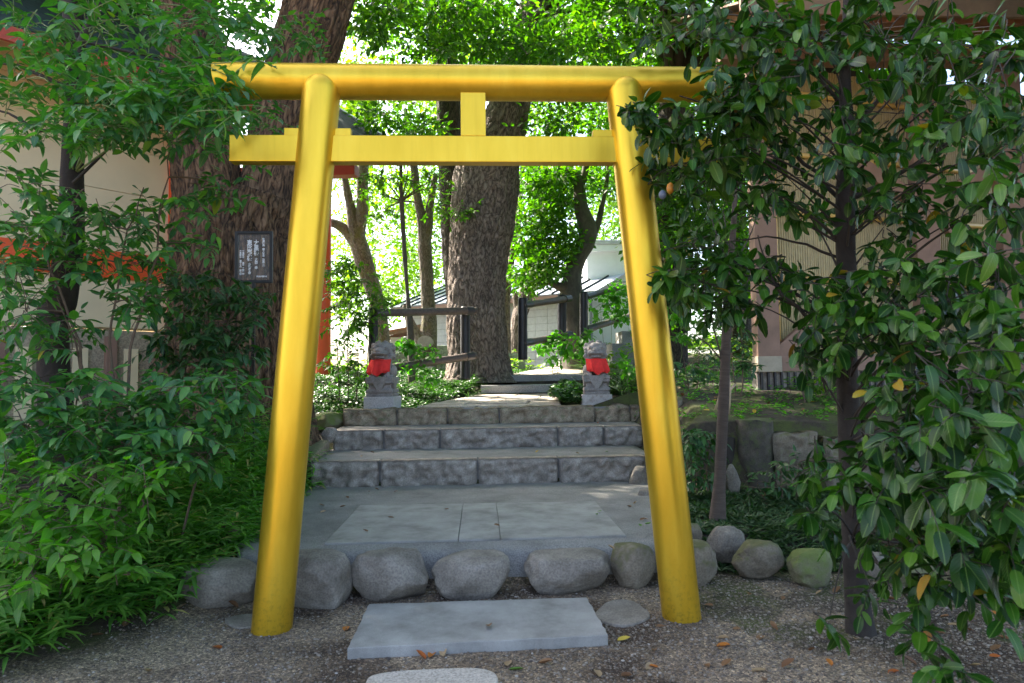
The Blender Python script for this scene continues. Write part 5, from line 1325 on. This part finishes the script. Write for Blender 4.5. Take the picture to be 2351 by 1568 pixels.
lv = Leaves(); rr = random.Random(5)
blobs = [ # top mass
 (1500,40,70,50,3.6,4.4,5), (1620,50,100,60,3.2,4.2,14), (1740,60,110,90,3.2,4.3,22), (1880,90,120,100,3.1,4.2,20), (2030,90,120,110,3.0,4.1,20), (2170,110,110,120,2.6,4.0,16), (2290,130,90,140,2.4,3.6,14),
 (1480,260,46,44,3.3,3.75,7), (1565,285,65,55,3.2,3.8,11), (1690,200,70,80,3.1,3.75,15), (1640,300,90,80,3.2,3.8,16), (1740,190,70,70,3.1,3.8,12), (1790,270,100,90,3.4,4.3,14), (1900,250,90,90,3.3,4.2,10), (2060,260,110,100,3.0,4.0,12), (2220,300,110,120,2.6,3.8,16), (2320,330,60,120,2.4,3.4,9),
 (1540,380,60,50,3.5,4.2,6), (1640,400,80,60,3.5,4.3,10), (1800,400,90,60,3.5,4.2,8), (1960,330,90,50,3.0,3.5,9), (2120,420,110,60,3.0,3.9,9), (2260,470,90,80,2.6,3.6,12),
 # middle left sprays
 (1540,620,40,35,3.3,3.75,5), (1600,560,60,50,3.5,4.2,8), (1620,650,80,60,3.5,4.3,12), (1700,600,60,50,3.5,4.2,8), (1700,690,60,50,3.5,4.2,7), (1790,620,60,45,3.5,4.2,8), (1760,440,60,50,3.5,4.3,8), (1860,500,60,50,3.5,4.3,7), (2030,520,80,60,3.2,4.0,10),
 # middle right mass
 (1870,680,70,50,3.2,4.0,8), (1960,640,70,50,2.9,3.6,9), (2060,640,90,60,2.7,3.5,14), (2180,640,90,80,2.5,3.4,14), (2290,640,70,90,2.3,3.2,12), (1840,790,50,50,3.4,4.0,5), (1920,760,60,50,3.0,3.8,7), (2030,760,80,60,2.7,3.5,12), (2150,780,90,70,2.5,3.3,14), (2280,790,80,80,2.2,3.0,12),
 # lower right, nearest
 (2100,900,80,60,2.3,3.0,9), (2230,900,90,60,2.1,2.7,10), (2320,980,50,90,2.1,2.6,7), (2180,1000,90,60,2.1,2.8,9), (2080,1010,70,60,2.4,3.1,7), (1990,1010,60,60,2.6,3.3,7), (1880,1060,60,40,2.8,3.4,3),
 (1980,1120,70,50,2.5,3.2,5), (2080,1130,90,60,2.2,2.9,10), (2210,1120,90,60,2.0,2.7,10), (2310,1140,50,80,2.0,2.5,6), (1870,1195,40,30,2.7,3.3,2), (2040,1240,60,50,2.5,3.1,3), (2130,1240,80,60,2.3,2.9,8), (2250,1260,80,60,2.2,2.8,8), (2330,1280,40,70,2.1,2.6,5),
 (2000,1350,36,30,2.6,3.1,2), (2120,1330,70,40,2.4,3.0,4), (2250,1350,70,40,2.3,2.8,4), (1905,1415,24,20,2.8,3.0,1), (2090,1450,40,30,2.4,2.8,2), (2190,1540,40,36,2.2,2.6,3), (2330,1380,40,50,2.2,2.6,4)]
blob_sprays(lv, blobs, ranchor, .106, (5, 8), (.14, .26), .62, 'spiral', .0, rr, True, .005, .55, .30, .85, .0022, .2, 1.3)
lv.tw.build('twigs', M['twig_dark'], rt, smooth=True)
foliage('crown', rt, 'oval', M['leaf_right'], lv.p, lv.d, lv.n, lv.L, 300)
for px, py, Yd, col in ((1521, 447, 3.55, 'plum'), (1539, 432, 3.6, 'amber')):
    c = PY(px, py, Yd); V = SV*np.array([.020, .020, .025 if col == 'plum' else .032])+np.array(c)
    mm = plain(col+'_fruit', (.10,.13,.2) if col == 'plum' else (.55,.22,.02), .35, var=.3, scale=40)
    mesh_obj('fruit', V, SF_, mm, rt, smooth=True)

# ------------------------------------------------------------------ thin young trunk on the right
yb = PZ(1645, 1192, .19)
yt = empty('young_tree', yb, 'thin young tree with ringed brown bark among the lily turf', 'tree')
YP = [(1643,1190,36), (1652,1100,27), (1657,1000,25), (1663,880,24), (1668,760,22), (1674,640,18), (1684,520,14), (1690,400,10), (1700,260,6)]
trunk('trunk', [yb+Vector((0,0,-.05))]+[PY(a, b_, yb.y) for a, b_, c in YP[1:]], [PS(c, yb.y)/2 for a, b_, c in YP], M['bark_sap'], yt, seg=28, step=.03, relief=.006, flare=.15, seed=52)
lb = MB()
for L_, r0 in (([(1660,830), (1625,790), (1590,765)], .009), ([(1664,850), (1640,760), (1630,700), (1640,600)], .01), ([(1668,740), (1720,640), (1760,560)], .009), ([(1670,700), (1610,610), (1590,540)], .009)):
    pts = [PY(a, b_, yb.y) for a, b_ in L_]; lb.tube(pts, [r0*(1-.7*k/(len(pts)-1)) for k in range(len(pts))], 8, False)
lb.build('limb', M['bark_sap'], yt, smooth=True)
lv = Leaves(); rr = random.Random(15)
blob_sprays(lv, [(1600,520,80,60,5.7,6.8,5), (1660,480,90,60,5.7,6.8,6), (1740,470,80,60,5.7,6.8,4), (1600,620,60,50,5.8,6.6,4), (1680,560,80,50,5.7,6.7,5), (1620,420,90,60,5.8,6.8,6), (1700,360,90,60,5.8,6.8,8)], lambda c: PY(1676, 620, yb.y), .095, (6, 9), (.2, .34), .45, 'spiral', .05, rr, True, .006)
lv.tw.build('twigs', M['twig_dark'], yt, smooth=True); foliage('crown', yt, 'oval', M['leaf_right'], lv.p, lv.d, lv.n, lv.L, 120)

# ------------------------------------------------------------------ left: slender dark trunk whose boughs reach the gate beam
lb0 = base_of(150, 1000, 5.3)
lt = empty('evergreen_tree', lb0, 'slender dark-trunked evergreen reaching over the end of the top beam', 'tree')
LP = [(120,760,64), (140,700,60), (155,600,56), (165,470,50), (166,380,48), (172,250,44), (172,120,44), (165,0,44), (158,-150,38), (150,-350,26)]
trunk('trunk', [lb0]+[PY(a, b_, 5.3) for a, b_, c in LP], [PS(70, 5.3)/2]+[PS(c, 5.3)/2 for a, b_, c in LP], M['bark_black'], lt, seg=40, step=.04, relief=.01, flare=.2, seed=53)
lb = MB()
for L_, r0 in (([(168,210), (110,180), (40,150), (-40,140)], .022), ([(172,140), (200,60), (240,-20), (280,-120)], .035), ([(168,300), (90,300), (20,260), (-60,240)], .018), ([(170,90), (300,120), (420,140), (560,110)], .016), ([(168,420), (260,330), (380,280), (520,260)], .013), ([(166,300), (300,240), (430,220), (560,170)], .014)):
    pts = [PY(a, b_, 5.2) for a, b_ in L_]; lb.tube(pts, [r0*(1-.75*k/(len(pts)-1)) for k in range(len(pts))], 9, False)
lb.build('limb', M['twig_dark'], lt, smooth=True)
lv = Leaves(); rr = random.Random(25)
ul = [(60,60,90,80,4.2,5.6,12), (220,60,110,70,4.2,5.6,14), (380,60,110,70,4.3,5.8,20), (520,60,110,70,4.5,6.2,22), (640,70,90,60,5.0,6.6,14), (720,100,40,30,5.5,6.8,4), (60,180,100,60,3.9,5.2,11), (200,180,110,60,3.9,5.2,16), (340,190,110,60,3.9,5.2,22), (470,190,90,60,3.9,5.2,16), (560,140,60,40,3.7,4.4,6),
      (600,290,70,50,5.2,6.6,9), (560,330,60,50,5.0,6.4,8), (480,300,80,50,4.2,5.6,12), (110,290,120,50,3.8,5.0,12), (260,290,110,50,3.8,5.0,16), (380,280,90,50,3.9,5.2,14), (250,230,110,40,3.6,4.6,14), (400,230,90,40,3.6,4.6,12), (500,250,60,40,3.6,4.4,8)]
blob_sprays(lv, ul, lambda c: PY(170, min(400, max(20, 784-(c.z-1.7)*FD/5.0+60)), 5.3), .105, (6, 10), (.22, .38), .32, 'alt', .12, rr, True, .005, .7, .22, .9, .0026, .2, 1.6)
lv.tw.build('twigs', M['twig_green'], lt, smooth=True); foliage('crown', lt, 'ovate', M['leaf_left'], lv.p, lv.d, lv.n, lv.L, 300)

# ------------------------------------------------------------------ left: bluish shrubs in front of the hall
def shrub(name, label, base_px, Yd, stems, blobs, leafL, mat, tpl='ovate', singles=150, seed=1, droop=.35, mode='alt', nl=(5, 8), length=(.16, .30), twm='twig', stem_r=.012, upb=.12, group=None, ls=.005, dens=1.6):
    b0 = base_of(base_px[0], base_px[1], Yd); t = empty(name, b0, label, 'shrub', group)
    rr = random.Random(seed); sb = None; ends = []
    for s in stems:
        pts = [PY(a, b_, Yd+(c if len(q) > 2 else 0)) for q in s for a, b_, c in [(*q, 0)[:3]]]
        pts[0].z = gzs(pts[0].x, pts[0].y)-.04; q = []
        for a, b2 in zip(pts[:-1], pts[1:]):
            for u in (0, .25, .5, .75): q.append(a.lerp(b2, u)+Vector((rr.gauss(0,.008), rr.gauss(0,.008), 0)))
        q.append(pts[-1]); sb = MB(); sb.tube(q, [stem_r*(1-.7*k/(len(q)-1)) for k in range(len(q))], 8, False); sb.build('stem', M[twm], t, smooth=True); ends += q[len(q)//3:]
    lv = Leaves()
    def anc(c):
        e = sorted(ends, key=lambda p: (p-c).length+.6*max(0, p.z-c.z)); return e[0]
    blob_sprays(lv, blobs, anc, leafL*1.1, nl, length, droop, mode, upb, rr, True, ls, dens=dens)
    lv.tw.build('twigs', M[twm], t, smooth=True); foliage('foliage', t, tpl, mat, lv.p, lv.d, lv.n, lv.L, singles)
    return t
shrub('evergreen_shrub', 'tall bluish-leaved shrub with bare forking stems before the cream wall', (255,1080), 4.7,
      [[(250,1090), (262,900), (255,740), (285,560), (330,430)], [(262,1000), (300,800), (345,640), (370,480), (395,330)], [(240,1080), (200,880), (150,700), (90,540), (70,460)], [(250,1060), (180,820), (130,680)]],
      [(50,430,90,50,4.2,5.2,9), (60,520,90,60,4.1,5.2,12), (160,500,90,50,4.2,5.2,10), (250,520,70,45,4.2,5.2,7), (330,500,50,45,4.3,5.2,5), (420,470,60,40,4.3,5.3,6), (520,440,70,40,4.4,5.4,6), (440,560,50,40,4.4,5.4,4), (40,620,80,60,4.1,5.2,11), (140,600,80,50,4.2,5.2,9), (240,600,60,40,4.2,5.2,5), (330,600,60,40,4.2,5.2,6), (60,720,90,60,4.1,5.1,12), (160,760,70,50,4.2,5.2,7), (290,690,50,35,4.2,5.2,5), (370,680,60,40,4.2,5.2,6)],
      .10, M['leaf_left'], seed=31, singles=280, droop=.4, dens=1.75)
shrub('evergreen_shrub', 'dense dark shrub with drooping leaves at the foot of the giant tree', (470,1040), 6.2,
      [[(460,1060), (465,900), (470,760), (480,680)], [(480,1060), (500,880), (530,720)], [(450,1060), (430,880), (420,760)]],
      [(440,650,60,36,5.6,6.6,12), (520,680,70,40,5.6,6.6,14), (570,700,50,40,5.8,6.6,8), (420,720,60,40,5.6,6.6,10), (500,750,70,40,5.5,6.6,16), (460,810,80,40,5.5,6.6,16), (540,790,60,40,5.6,6.6,10), (400,800,60,50,5.6,6.6,9), (500,850,70,40,5.6,6.6,10)],
      .105, M['leaf_dark'], seed=32, singles=200, droop=.5, nl=(6, 10), length=(.2, .34))
shrub('evergreen_shrub', 'low mixed shrub of dull green leaves under the notice board', (330,1100), 4.9,
      [[(330,1130), (340,1000), (380,930)], [(300,1130), (220,1000), (150,930)], [(400,1120), (480,980), (560,900)], [(180,1140), (80,1000), (30,930)]],
      [(60,880,90,50,3.9,4.9,9), (180,900,90,50,3.9,4.9,9), (300,930,90,50,3.9,4.8,10), (400,900,80,45,3.9,4.8,8), (500,880,80,45,4.0,4.9,9), (570,900,50,35,4.1,4.9,4), (60,980,90,50,3.8,4.7,12), (180,1000,90,50,3.8,4.7,12), (300,1020,90,50,3.8,4.7,11), (420,980,80,50,3.8,4.7,10), (520,960,60,45,4.0,4.8,6), (380,1060,70,40,3.8,4.5,7), (480,1040,60,40,3.9,4.7,6)],
      .105, M['leaf_left'], seed=33, singles=280, droop=.35, stem_r=.010, dens=2.3)
shrub('evergreen_shrub', 'fresh light green shrub leaning over the dwarf bamboo', (110,1330), 4.1,
      [[(130,1380), (150,1250), (230,1160), (330,1110)], [(90,1380), (70,1220), (40,1130)], [(150,1380), (180,1280), (260,1250)]],
      [(60,1080,80,40,3.5,4.2,7), (180,1090,90,40,3.5,4.2,9), (300,1110,80,35,3.5,4.1,7), (370,1100,50,30,3.6,4.1,4), (50,1160,80,45,3.4,4.0,9), (160,1180,80,45,3.4,4.0,9), (250,1180,70,40,3.4,4.0,6), (60,1250,80,45,3.3,3.9,8), (170,1270,70,40,3.3,3.9,7), (240,1250,50,35,3.4,3.9,4), (60,1340,70,40,3.2,3.7,5), (300,1320,50,30,3.4,3.8,3)],
      .098, M['leaf_fresh'], seed=34, singles=240, droop=.3, stem_r=.007, ls=.0035)
shrub('sacred_bamboo', 'feathery green shrub with thin upright canes behind the clean-based lion', (810,900), 10.9,
      [[(800,910), (800,760), (790,640)], [(818,910), (822,760), (830,660)], [(780,910), (775,780), (768,700)], [(840,910), (845,800), (850,720)]],
      [(780,620,40,30,10.4,11.4,10), (830,640,50,30,10.4,11.4,12), (780,680,40,40,10.4,11.4,12), (840,680,50,30,10.4,11.4,12), (880,690,40,25,10.4,11.4,7), (800,740,50,35,10.4,11.4,14), (850,740,40,30,10.4,11.4,9), (790,800,40,40,10.4,11.4,10), (830,840,40,40,10.3,11.2,9), (760,840,30,40,10.4,11.4,7), (800,600,30,20,10.5,11.4,5)],
      .10, M['leaf_canopy'], seed=35, singles=60, droop=.35, nl=(7, 11), length=(.25, .4), stem_r=.010)
for k, (bx, by, Yd, bl, lab) in enumerate((((935), 900, 11.3, [(930,790,20,8,11.1,11.5,5), (960,800,36,12,11.1,11.5,8), (985,812,25,10,11.1,11.6,5), (930,840,30,16,11,11.5,5), (975,860,30,16,11,11.5,5)], 'bright broad-leaved plant below the brown fence rail'),
        (1280, 835, 14.2, [(1250,795,24,14,13.9,14.5,7), (1285,785,30,16,13.9,14.6,9), (1320,800,20,20,13.9,14.6,6), (1270,815,36,14,13.8,14.4,8)], 'bright broad-leaved plant under the rail before the block wall'),
        (1345, 800, 14.4, [(1340,770,18,20,14.1,14.6,6), (1352,800,16,14,14,14.5,4)], 'bright tuft of broad leaves below the smooth grey tree'),
        (1400, 760, 15.6, [(1385,672,30,16,15.2,16.2,5), (1425,660,26,20,15.2,16.2,5), (1385,695,36,22,15.2,16,9), (1420,690,30,30,15.2,16,9), (1400,730,40,22,15.2,15.9,9), (1440,720,36,40,15.2,16,8)], 'bright leafy bush climbing under the fence by the white building'),
        (1560, 815, 11.0, [(1555,775,24,14,10.8,11.3,5), (1600,740,40,26,10.8,11.6,8), (1560,700,40,30,11,12,8), (1640,760,36,30,10.8,11.5,6)], 'bright broad-leaved plant on the bank behind the gate post'),
        (1440, 890, 9.9, [(1445,860,20,18,9.6,10.1,4), (1430,830,20,14,9.8,10.3,4)], 'light green sprig beside the stained lion base'))):
    shrub('broad_leaved_plant', lab, (bx, by), Yd, [[(bx, by), (bx+4, by-60)], [(bx-10, by), (bx-22, by-50)]], bl, .13 if Yd > 12 else .10, M['leaf_fresh'], 'round', 30, 60+k, .35, 'spiral', (4, 6), (.12, .24), 'twig_green', .007)
shrub('glossy_low_shrub', 'dark feathery shrub on the bank before the hut corner', (1700,880), 8.7, [[(1700,880), (1705,800), (1700,720)], [(1690,880), (1675,790)]],
      [(1690,790,40,30,8.4,9,7), (1710,720,40,40,8.4,9,7), (1700,830,36,20,8.3,8.9,6), (1650,690,40,40,8.4,9,5)], .10, M['leaf_dark'], seed=36, singles=30, nl=(6, 9))
shrub('leafy_seedling', 'low leafy plant growing before the hut foundation', (1860,930), 8.2, [[(1860,935), (1865,840)], [(1850,935), (1835,860)]],
      [(1860,850,50,30,8,8.5,8), (1840,900,50,24,8,8.5,7), (1900,890,40,30,8,8.5,6)], .075, M['leaf_canopy'], seed=37, singles=30, nl=(5, 8))
shrub('glossy_low_shrub', 'drooping blue-green shrub hiding the black timber posts', (1600,1010), 6.9, [[(1600,1130), (1600,1010)], [(1625,1130), (1630,1000)]],
      [(1590,1020,36,40,6.5,7,9), (1620,1000,40,30,6.5,7,8), (1600,1090,40,40,6.5,6.9,9)], .10, M['leaf_dark'], seed=38, singles=40, droop=.7, nl=(6, 9))

shrub('glossy_low_shrub', 'low dark shrub before the rough retaining stones', (1830,1120), 6.6, [[(1830,1150), (1835,1060)], [(1800,1150), (1790,1080)]],
      [(1790,1090,40,40,6.2,6.8,6), (1850,1080,50,40,6.2,6.8,7), (1900,1050,40,40,6.3,6.8,5), (1740,1120,40,26,6.3,6.8,4)], .085, M['leaf_dark'], seed=39, singles=30, droop=.5, nl=(6, 9))
shrub('glossy_low_shrub', 'dark bush on the mossy bank between the thin trunk and the hut', (1600,900), 9.2, [[(1600,900), (1605,800)], [(1580,900), (1570,820)]],
      [(1590,830,50,40,8.9,9.6,8), (1620,780,50,40,8.9,9.6,8), (1570,880,40,26,8.8,9.4,5), (1650,850,40,30,8.8,9.4,5)], .10, M['leaf_dark'], seed=40, singles=30, droop=.4, nl=(6, 9))
# ------------------------------------------------------------------ ground cover
def scatter_ground(n_, fn, rng=RNG):
    out = []
    while len(out) < n_:
        p = fn(rng)
        if p is not None: out.append(p)
    return np.array(out)
def cover(name, label, regions, leafL, mat, tpl, cat, h=(.05, .22), per=5, dirspread=1.0, up=1.0):
    P = []; D = []; N = []; L = []
    for (x0, x1, y0, y1, n_, cond) in regions:
        k = 0
        while k < n_:
            x, y = RNG.uniform(x0, x1), RNG.uniform(y0, y1)
            if cond is not None and not cond(x, y): continue
            k += 1; z = gzs(x, y); hh = h[0]+(h[1]-h[0])*max(0, .5+.5*float(fbm(np.array([[x*2.2, y*2.2, 0]]), 12, 2)[0])*1.6)*RNG.uniform(.55, 1)
            a0 = RNG.uniform(0, 6.28)
            for j in range(per):
                a = a0+j*2.4+RNG.uniform(-.3, .3); d = (math.cos(a)*dirspread, math.sin(a)*dirspread, RNG.uniform(-.35, .35))
                P.append((x+d[0]*.012, y+d[1]*.012, z+hh+RNG.uniform(-.04, .02))); D.append(d); N.append((RNG.normal(0,.35), RNG.normal(0,.35), up)); L.append(leafL*RNG.uniform(.7, 1.2))
    V, F, _, nv = leaves_world(tpl, np.array(P), np.array(D), np.array(N), np.array(L))
    o = mesh_obj(name, V, F, mat, smooth=True, attr=np.repeat(RNG.uniform(0, 1, len(P)), nv), uv=np.tile(tuv(tpl), (len(P), 1))); return tag(o, label, cat, kind='stuff')
def left_of_path(x, y): return x < float(path_l(y))-.06 and x > -3.3
def ivy_ok(x, y):
    if not left_of_path(x, y): return False
    return not (abs(x-float(PY(875, 930, 9.9).x)) < .26 and 9.8 < y < 10.4)
cover('ground_cover', 'low glossy ground cover edging the upper path below the large trunk', [(-3.2, 2.2, 9.85, 15.8, 6200, ivy_ok)], .062, M['leaf_cover'], 'mid', 'ground cover', (.05, .20), 6)
cover('ground_cover', 'low glossy ground cover beside the stained lion base', [(.95, 1.75, 9.95, 13.0, 620, lambda x, y: x > float(path_r(y))-.12 and not (abs(x-1.79) < .27 and y < 10.4))], .085, M['leaf_cover'], 'mid', 'ground cover', (.08, .34), 6)
cover('ground_cover', 'sparse small weeds and seedlings on the mossy bank', [(2.2, 5.5, 7.3, 13, 900, None)], .06, M['leaf_fresh'], 'mid', 'ground cover', (.02, .10), 4)
cover('ground_cover', 'leafy undergrowth at the foot of the cream hall', [(-7.5, -2.2, 6.4, 10.2, 700, None)], .075, M['leaf_left'], 'mid', 'ground cover', (.04, .2), 5)
cover('ground_cover', 'leafy undergrowth climbing the slope behind the fence', [(2.6, 6.5, 13.5, 20, 900, None), (-4, 1.5, 15.5, 20, 500, None)], .11, M['leaf_far'], 'mid', 'ground cover', (.1, .6), 6)
def sasa_ok(x, y):
    e = float(np.interp(x, [-4, -2.6, -1.95, -1.7, -1.5], [3.2, 3.42, 4.15, 4.8, 8])); r_ = float(np.interp(y, [4, 4.6, 5.2, 7.7], [-1.9, -1.85, -1.78, -1.98]))
    return y > e and x < r_+.10
def blades(name, label, regions, mat, tpl, cat, L0, per, hmin, hmax, lift):
    P = []; D = []; N = []; L = []; b = MB()
    for (x0, x1, y0, y1, n_, cond) in regions:
        k = 0
        while k < n_:
            x, y = RNG.uniform(x0, x1), RNG.uniform(y0, y1)
            if not cond(x, y): continue
            k += 1; z = gzs(x, y); h = RNG.uniform(hmin, hmax)*(1+.3*float(fbm(np.array([[x*2, y*2, 0]]), 4, 2)[0])); lean = RNG.normal(0, .12, 2); a0 = RNG.uniform(0, 6.28)
            top_ = (x+lean[0], y+lean[1], z+h)
            if hmax > .05: b.tube([(x, y, z-.02), top_], [.0025, .0015], 4, False)
            for j in range(per):
                a = a0+j*2.2+RNG.uniform(-.4, .4); t = RNG.uniform(.6, 1) if hmax > .05 else 0
                P.append((x+lean[0]*t, y+lean[1]*t, z+h*t)); D.append((math.cos(a), math.sin(a), lift+RNG.uniform(-.3, .3))); N.append((-math.cos(a)*lift, -math.sin(a)*lift, 1)); L.append(L0*RNG.uniform(.65, 1.2))
    V, F, _, nv = leaves_world(tpl, np.array(P), np.array(D), np.array(N), np.array(L))
    tint = RNG.uniform(0, 1, len(P)); o = mesh_obj(name, V, F, mat, smooth=True, attr=np.repeat(tint, nv)); return tag(o, label, cat, kind='stuff')
blades('dwarf_bamboo', 'thick dwarf bamboo covering the left-hand bank down to the gravel', [(-3.6, -1.6, 3.2, 8.0, 4600, sasa_ok)], M['leaf_sasa'], 'blade', 'dwarf bamboo', .135, 6, .06, .28, .2)
blades('dwarf_bamboo', 'thick dwarf bamboo hanging beside the notice pole', [(-2.9, -1.95, 5.2, 8.2, 800, lambda x, y: True)], M['leaf_sasa'], 'blade', 'dwarf bamboo', .12, 6, .25, .75, .15)
blades('lily_turf', 'dark low lily turf behind the pale boulders', [(1.75, 4.2, 4.95, 7.0, 1500, lambda x, y: True)], M['leaf_grass'], 'blade', 'lily turf', .10, 9, .0, .02, .7)
def tuft(cx, cy, r): return lambda x, y: (x-cx)**2+(y-cy)**2 < r*r
pt = PY(1440, 900, 10.6); pu_ = PY(1000, 880, 12.2); pw = PY(1400, 745, 15.2); px_ = PY(1420, 860, 10.9)
blades('lily_turf', 'arching lily turf with long blades between lion and bank', [(pt.x-.5, pt.x+.6, 10.0, 11.6, 46, lambda x, y: True), (px_.x-.4, px_.x+.7, 11, 12.5, 40, lambda x, y: True)], M['leaf_grass'], 'strap', 'lily turf', .42, 12, .0, .03, 1.1)
blades('lily_turf', 'lily turf tufts at the foot of the large trunk', [(pu_.x-.7, pu_.x+.6, 11.9, 12.8, 40, lambda x, y: True)], M['leaf_grass'], 'strap', 'lily turf', .35, 12, .0, .03, 1.2)
blades('lily_turf', 'pale striped lily turf under the climbing fence', [(pw.x-.7, pw.x+1.2, 15.0, 16.4, 90, lambda x, y: True)], M['leaf_grass'], 'strap', 'lily turf', .5, 12, .0, .05, 1.0)

# ------------------------------------------------------------------ canes, fallen leaves
for k, L_ in enumerate(([(1672,945,7.6), (1676,900,7.6), (1672,850,7.6)], [(1668,905,7.6), (1688,882,7.6)], [(1560,990,8), (1545,900,8), (1530,850,8.2)], [(1640,905,7.8), (1668,860,7.8)])):
    b = MB(); pts = [PY(*p) for p in L_]; pts[0].z = gzs(pts[0].x, pts[0].y)-.03 if k != 1 else pts[0].z
    b.tube(pts, PS(3.2, 7.7), 8); tag(b.build('dry_cane', M['cane'], None, smooth=True), ('upright dry bamboo cane behind the thin young trunk', 'short broken piece crossing the upright cane', 'thin dry stalk on the mossy bank by the gate post', 'leaning dry stalk before the thin young trunk')[k], 'cane', 'dry canes on the bank')
fl = {}
FT = leaf_template(.55, rows=(0,.15,.4,.7,1), fold=.25, curve=-.22, p=.55, q=.7)
for nm in ('brown', 'orange', 'tan', 'yellow', 'green'):
    me = np_mesh('fallen_leaf', FT[0], FT[1], True); me.materials.append(M['fall_'+nm]); fl[nm] = me
def fallen(px, py, z, kind, label, size=None, group='fallen leaves'):
    p = PZ(px, py, z); o = bpy.data.objects.new('fallen_leaf', fl[kind]); COL.objects.link(o)
    s = size or random.uniform(.045, .075); o.scale = (s, s, s*random.uniform(.8, 1.6)); o.rotation_euler = (random.gauss(0,.18), random.gauss(0,.18), random.uniform(0, 6.28))
    o.location = (p.x, p.y, (z if z > .05 else gzs(p.x, p.y))+.006); tag(o, label, 'leaf', group); return o
for px, py, kd, lab in ((331,1398,'orange','bright orange fallen leaf by the dwarf bamboo'), (405,1412,'tan','pale fallen leaf below the end boulder'), (548,1398,'brown','dark red-brown fallen leaf against the end boulder'), (508,1492,'orange','rusty fallen leaf in front of the gate post'), (792,1452,'orange','orange fallen leaf at the corner of the granite slab'),
                        (1018,1510,'tan','pinkish curled fallen leaf before the granite slab'), (1168,1520,'tan','pale yellow fallen leaf beside the stepping stone'), (1168,1540,'green','fresh green fallen leaf beside the stepping stone'), (1417,1472,'yellow','curled yellow fallen leaf at the slab corner'),
                        (1235,1525,'brown','brown fallen leaf in the gravel beyond the stepping stone'), (1368,1540,'tan','tan fallen leaf lying in the open gravel'), (350,1540,'tan','pale fallen leaf on the dark damp patch'), (240,1465,'brown','brown fallen leaf along the dwarf bamboo edge'), (285,1450,'brown','grey-brown fallen leaf at the dwarf bamboo edge')):
    fallen(px, py, .0, kd, lab, .075)
for px, py, kd in ((985, 1512, 'orange'), (978, 1516, 'orange')): fallen(px, py, .0, kd, 'rust-orange fallen leaf below the slab edge', .07, 'rust-orange leaves below the slab')
fallen(1122, 1436, .06, 'brown', 'brown fallen leaf lying on the loose granite slab', .07)
for px, py, kd in ((845,1222,'brown'), (1020,1170,'brown'), (1148,1208,'brown'), (905,1190,'brown')): fallen(px, py, TZ+.016, kd, 'dark brown fallen leaf on the sawn paving slabs', .055, 'brown leaves on the paving slabs')
for px, py in ((1372,1176), (1372,1183)): fallen(px, py, TZ+.016, 'green', 'green fallen leaf on the sawn paving slabs', .05, 'green leaves on the paving slabs')
for px, py, kd in ((870,1125,'brown'), (850,1128,'brown'), (905,1130,'brown'), (780,1165,'brown'), (1450,1165,'brown'), (1470,1196,'brown'), (800,1145,'brown'), (1120,1110,'brown')): fallen(px, py, TZ+.008, 'brown', 'brown fallen leaf on the aggregate terrace', .055, 'brown leaves on the terrace')
for px, py in ((745,1162), (1455,1158), (1475,1190), (735,1178), (1410,1262)): fallen(px, py, TZ+.008, 'tan', 'pale fallen leaf on the aggregate terrace', .055, 'pale leaves on the terrace')
for px, py in ((1470,1210), (1480,1205)): fallen(px, py, TZ+.008, 'green', 'green fallen leaf on the aggregate terrace', .055, 'green leaves on the terrace')
for px, py, kd in ((1230,1040,'yellow'), (1330,1042,'tan'), (860,1040,'brown'), (830,1050,'tan'), (1390,1038,'green')): fallen(px, py, .535, kd, {'yellow': 'yellow fallen leaf on the lowest step', 'tan': 'tan fallen leaf on the lowest step', 'brown': 'brown fallen leaf on the lowest step', 'green': 'green fallen leaf on the lowest step'}[kd], .055, 'tan leaves on the lowest step' if kd == 'tan' else None)
fallen(1372, 972, .785, 'orange', 'orange fallen leaf on the middle step', .06)
rr = random.Random(77)
for k in range(46):
    px, py = rr.uniform(1430, 2340), rr.uniform(1350, 1560); kd = rr.choice(['brown', 'brown', 'tan', 'brown', 'orange', 'tan'])
    fallen(px, py, .0, kd, {'brown': 'brown fallen leaf in the litter under the glossy tree', 'tan': 'tan fallen leaf in the litter under the glossy tree', 'orange': 'orange fallen leaf in the litter under the glossy tree'}[kd], rr.uniform(.05, .08), kd+' leaves under the glossy tree')
for k in range(40):
    x, y = rr.uniform(2.2, 4.6), rr.uniform(5.2, 9.5); kd = rr.choice(['brown', 'tan', 'brown', 'tan', 'yellow']); o = bpy.data.objects.new('fallen_leaf', fl[kd]); COL.objects.link(o)
    o.location = (x, y, gzs(x, y)+.012); s = rr.uniform(.06, .09); o.scale = (s, s, s); o.rotation_euler = (rr.gauss(0,.25), rr.gauss(0,.25), rr.uniform(0, 6.28)); tag(o, kd+' fallen leaf on the mossy right-hand bank', 'leaf', kd+' leaves on the right-hand bank')
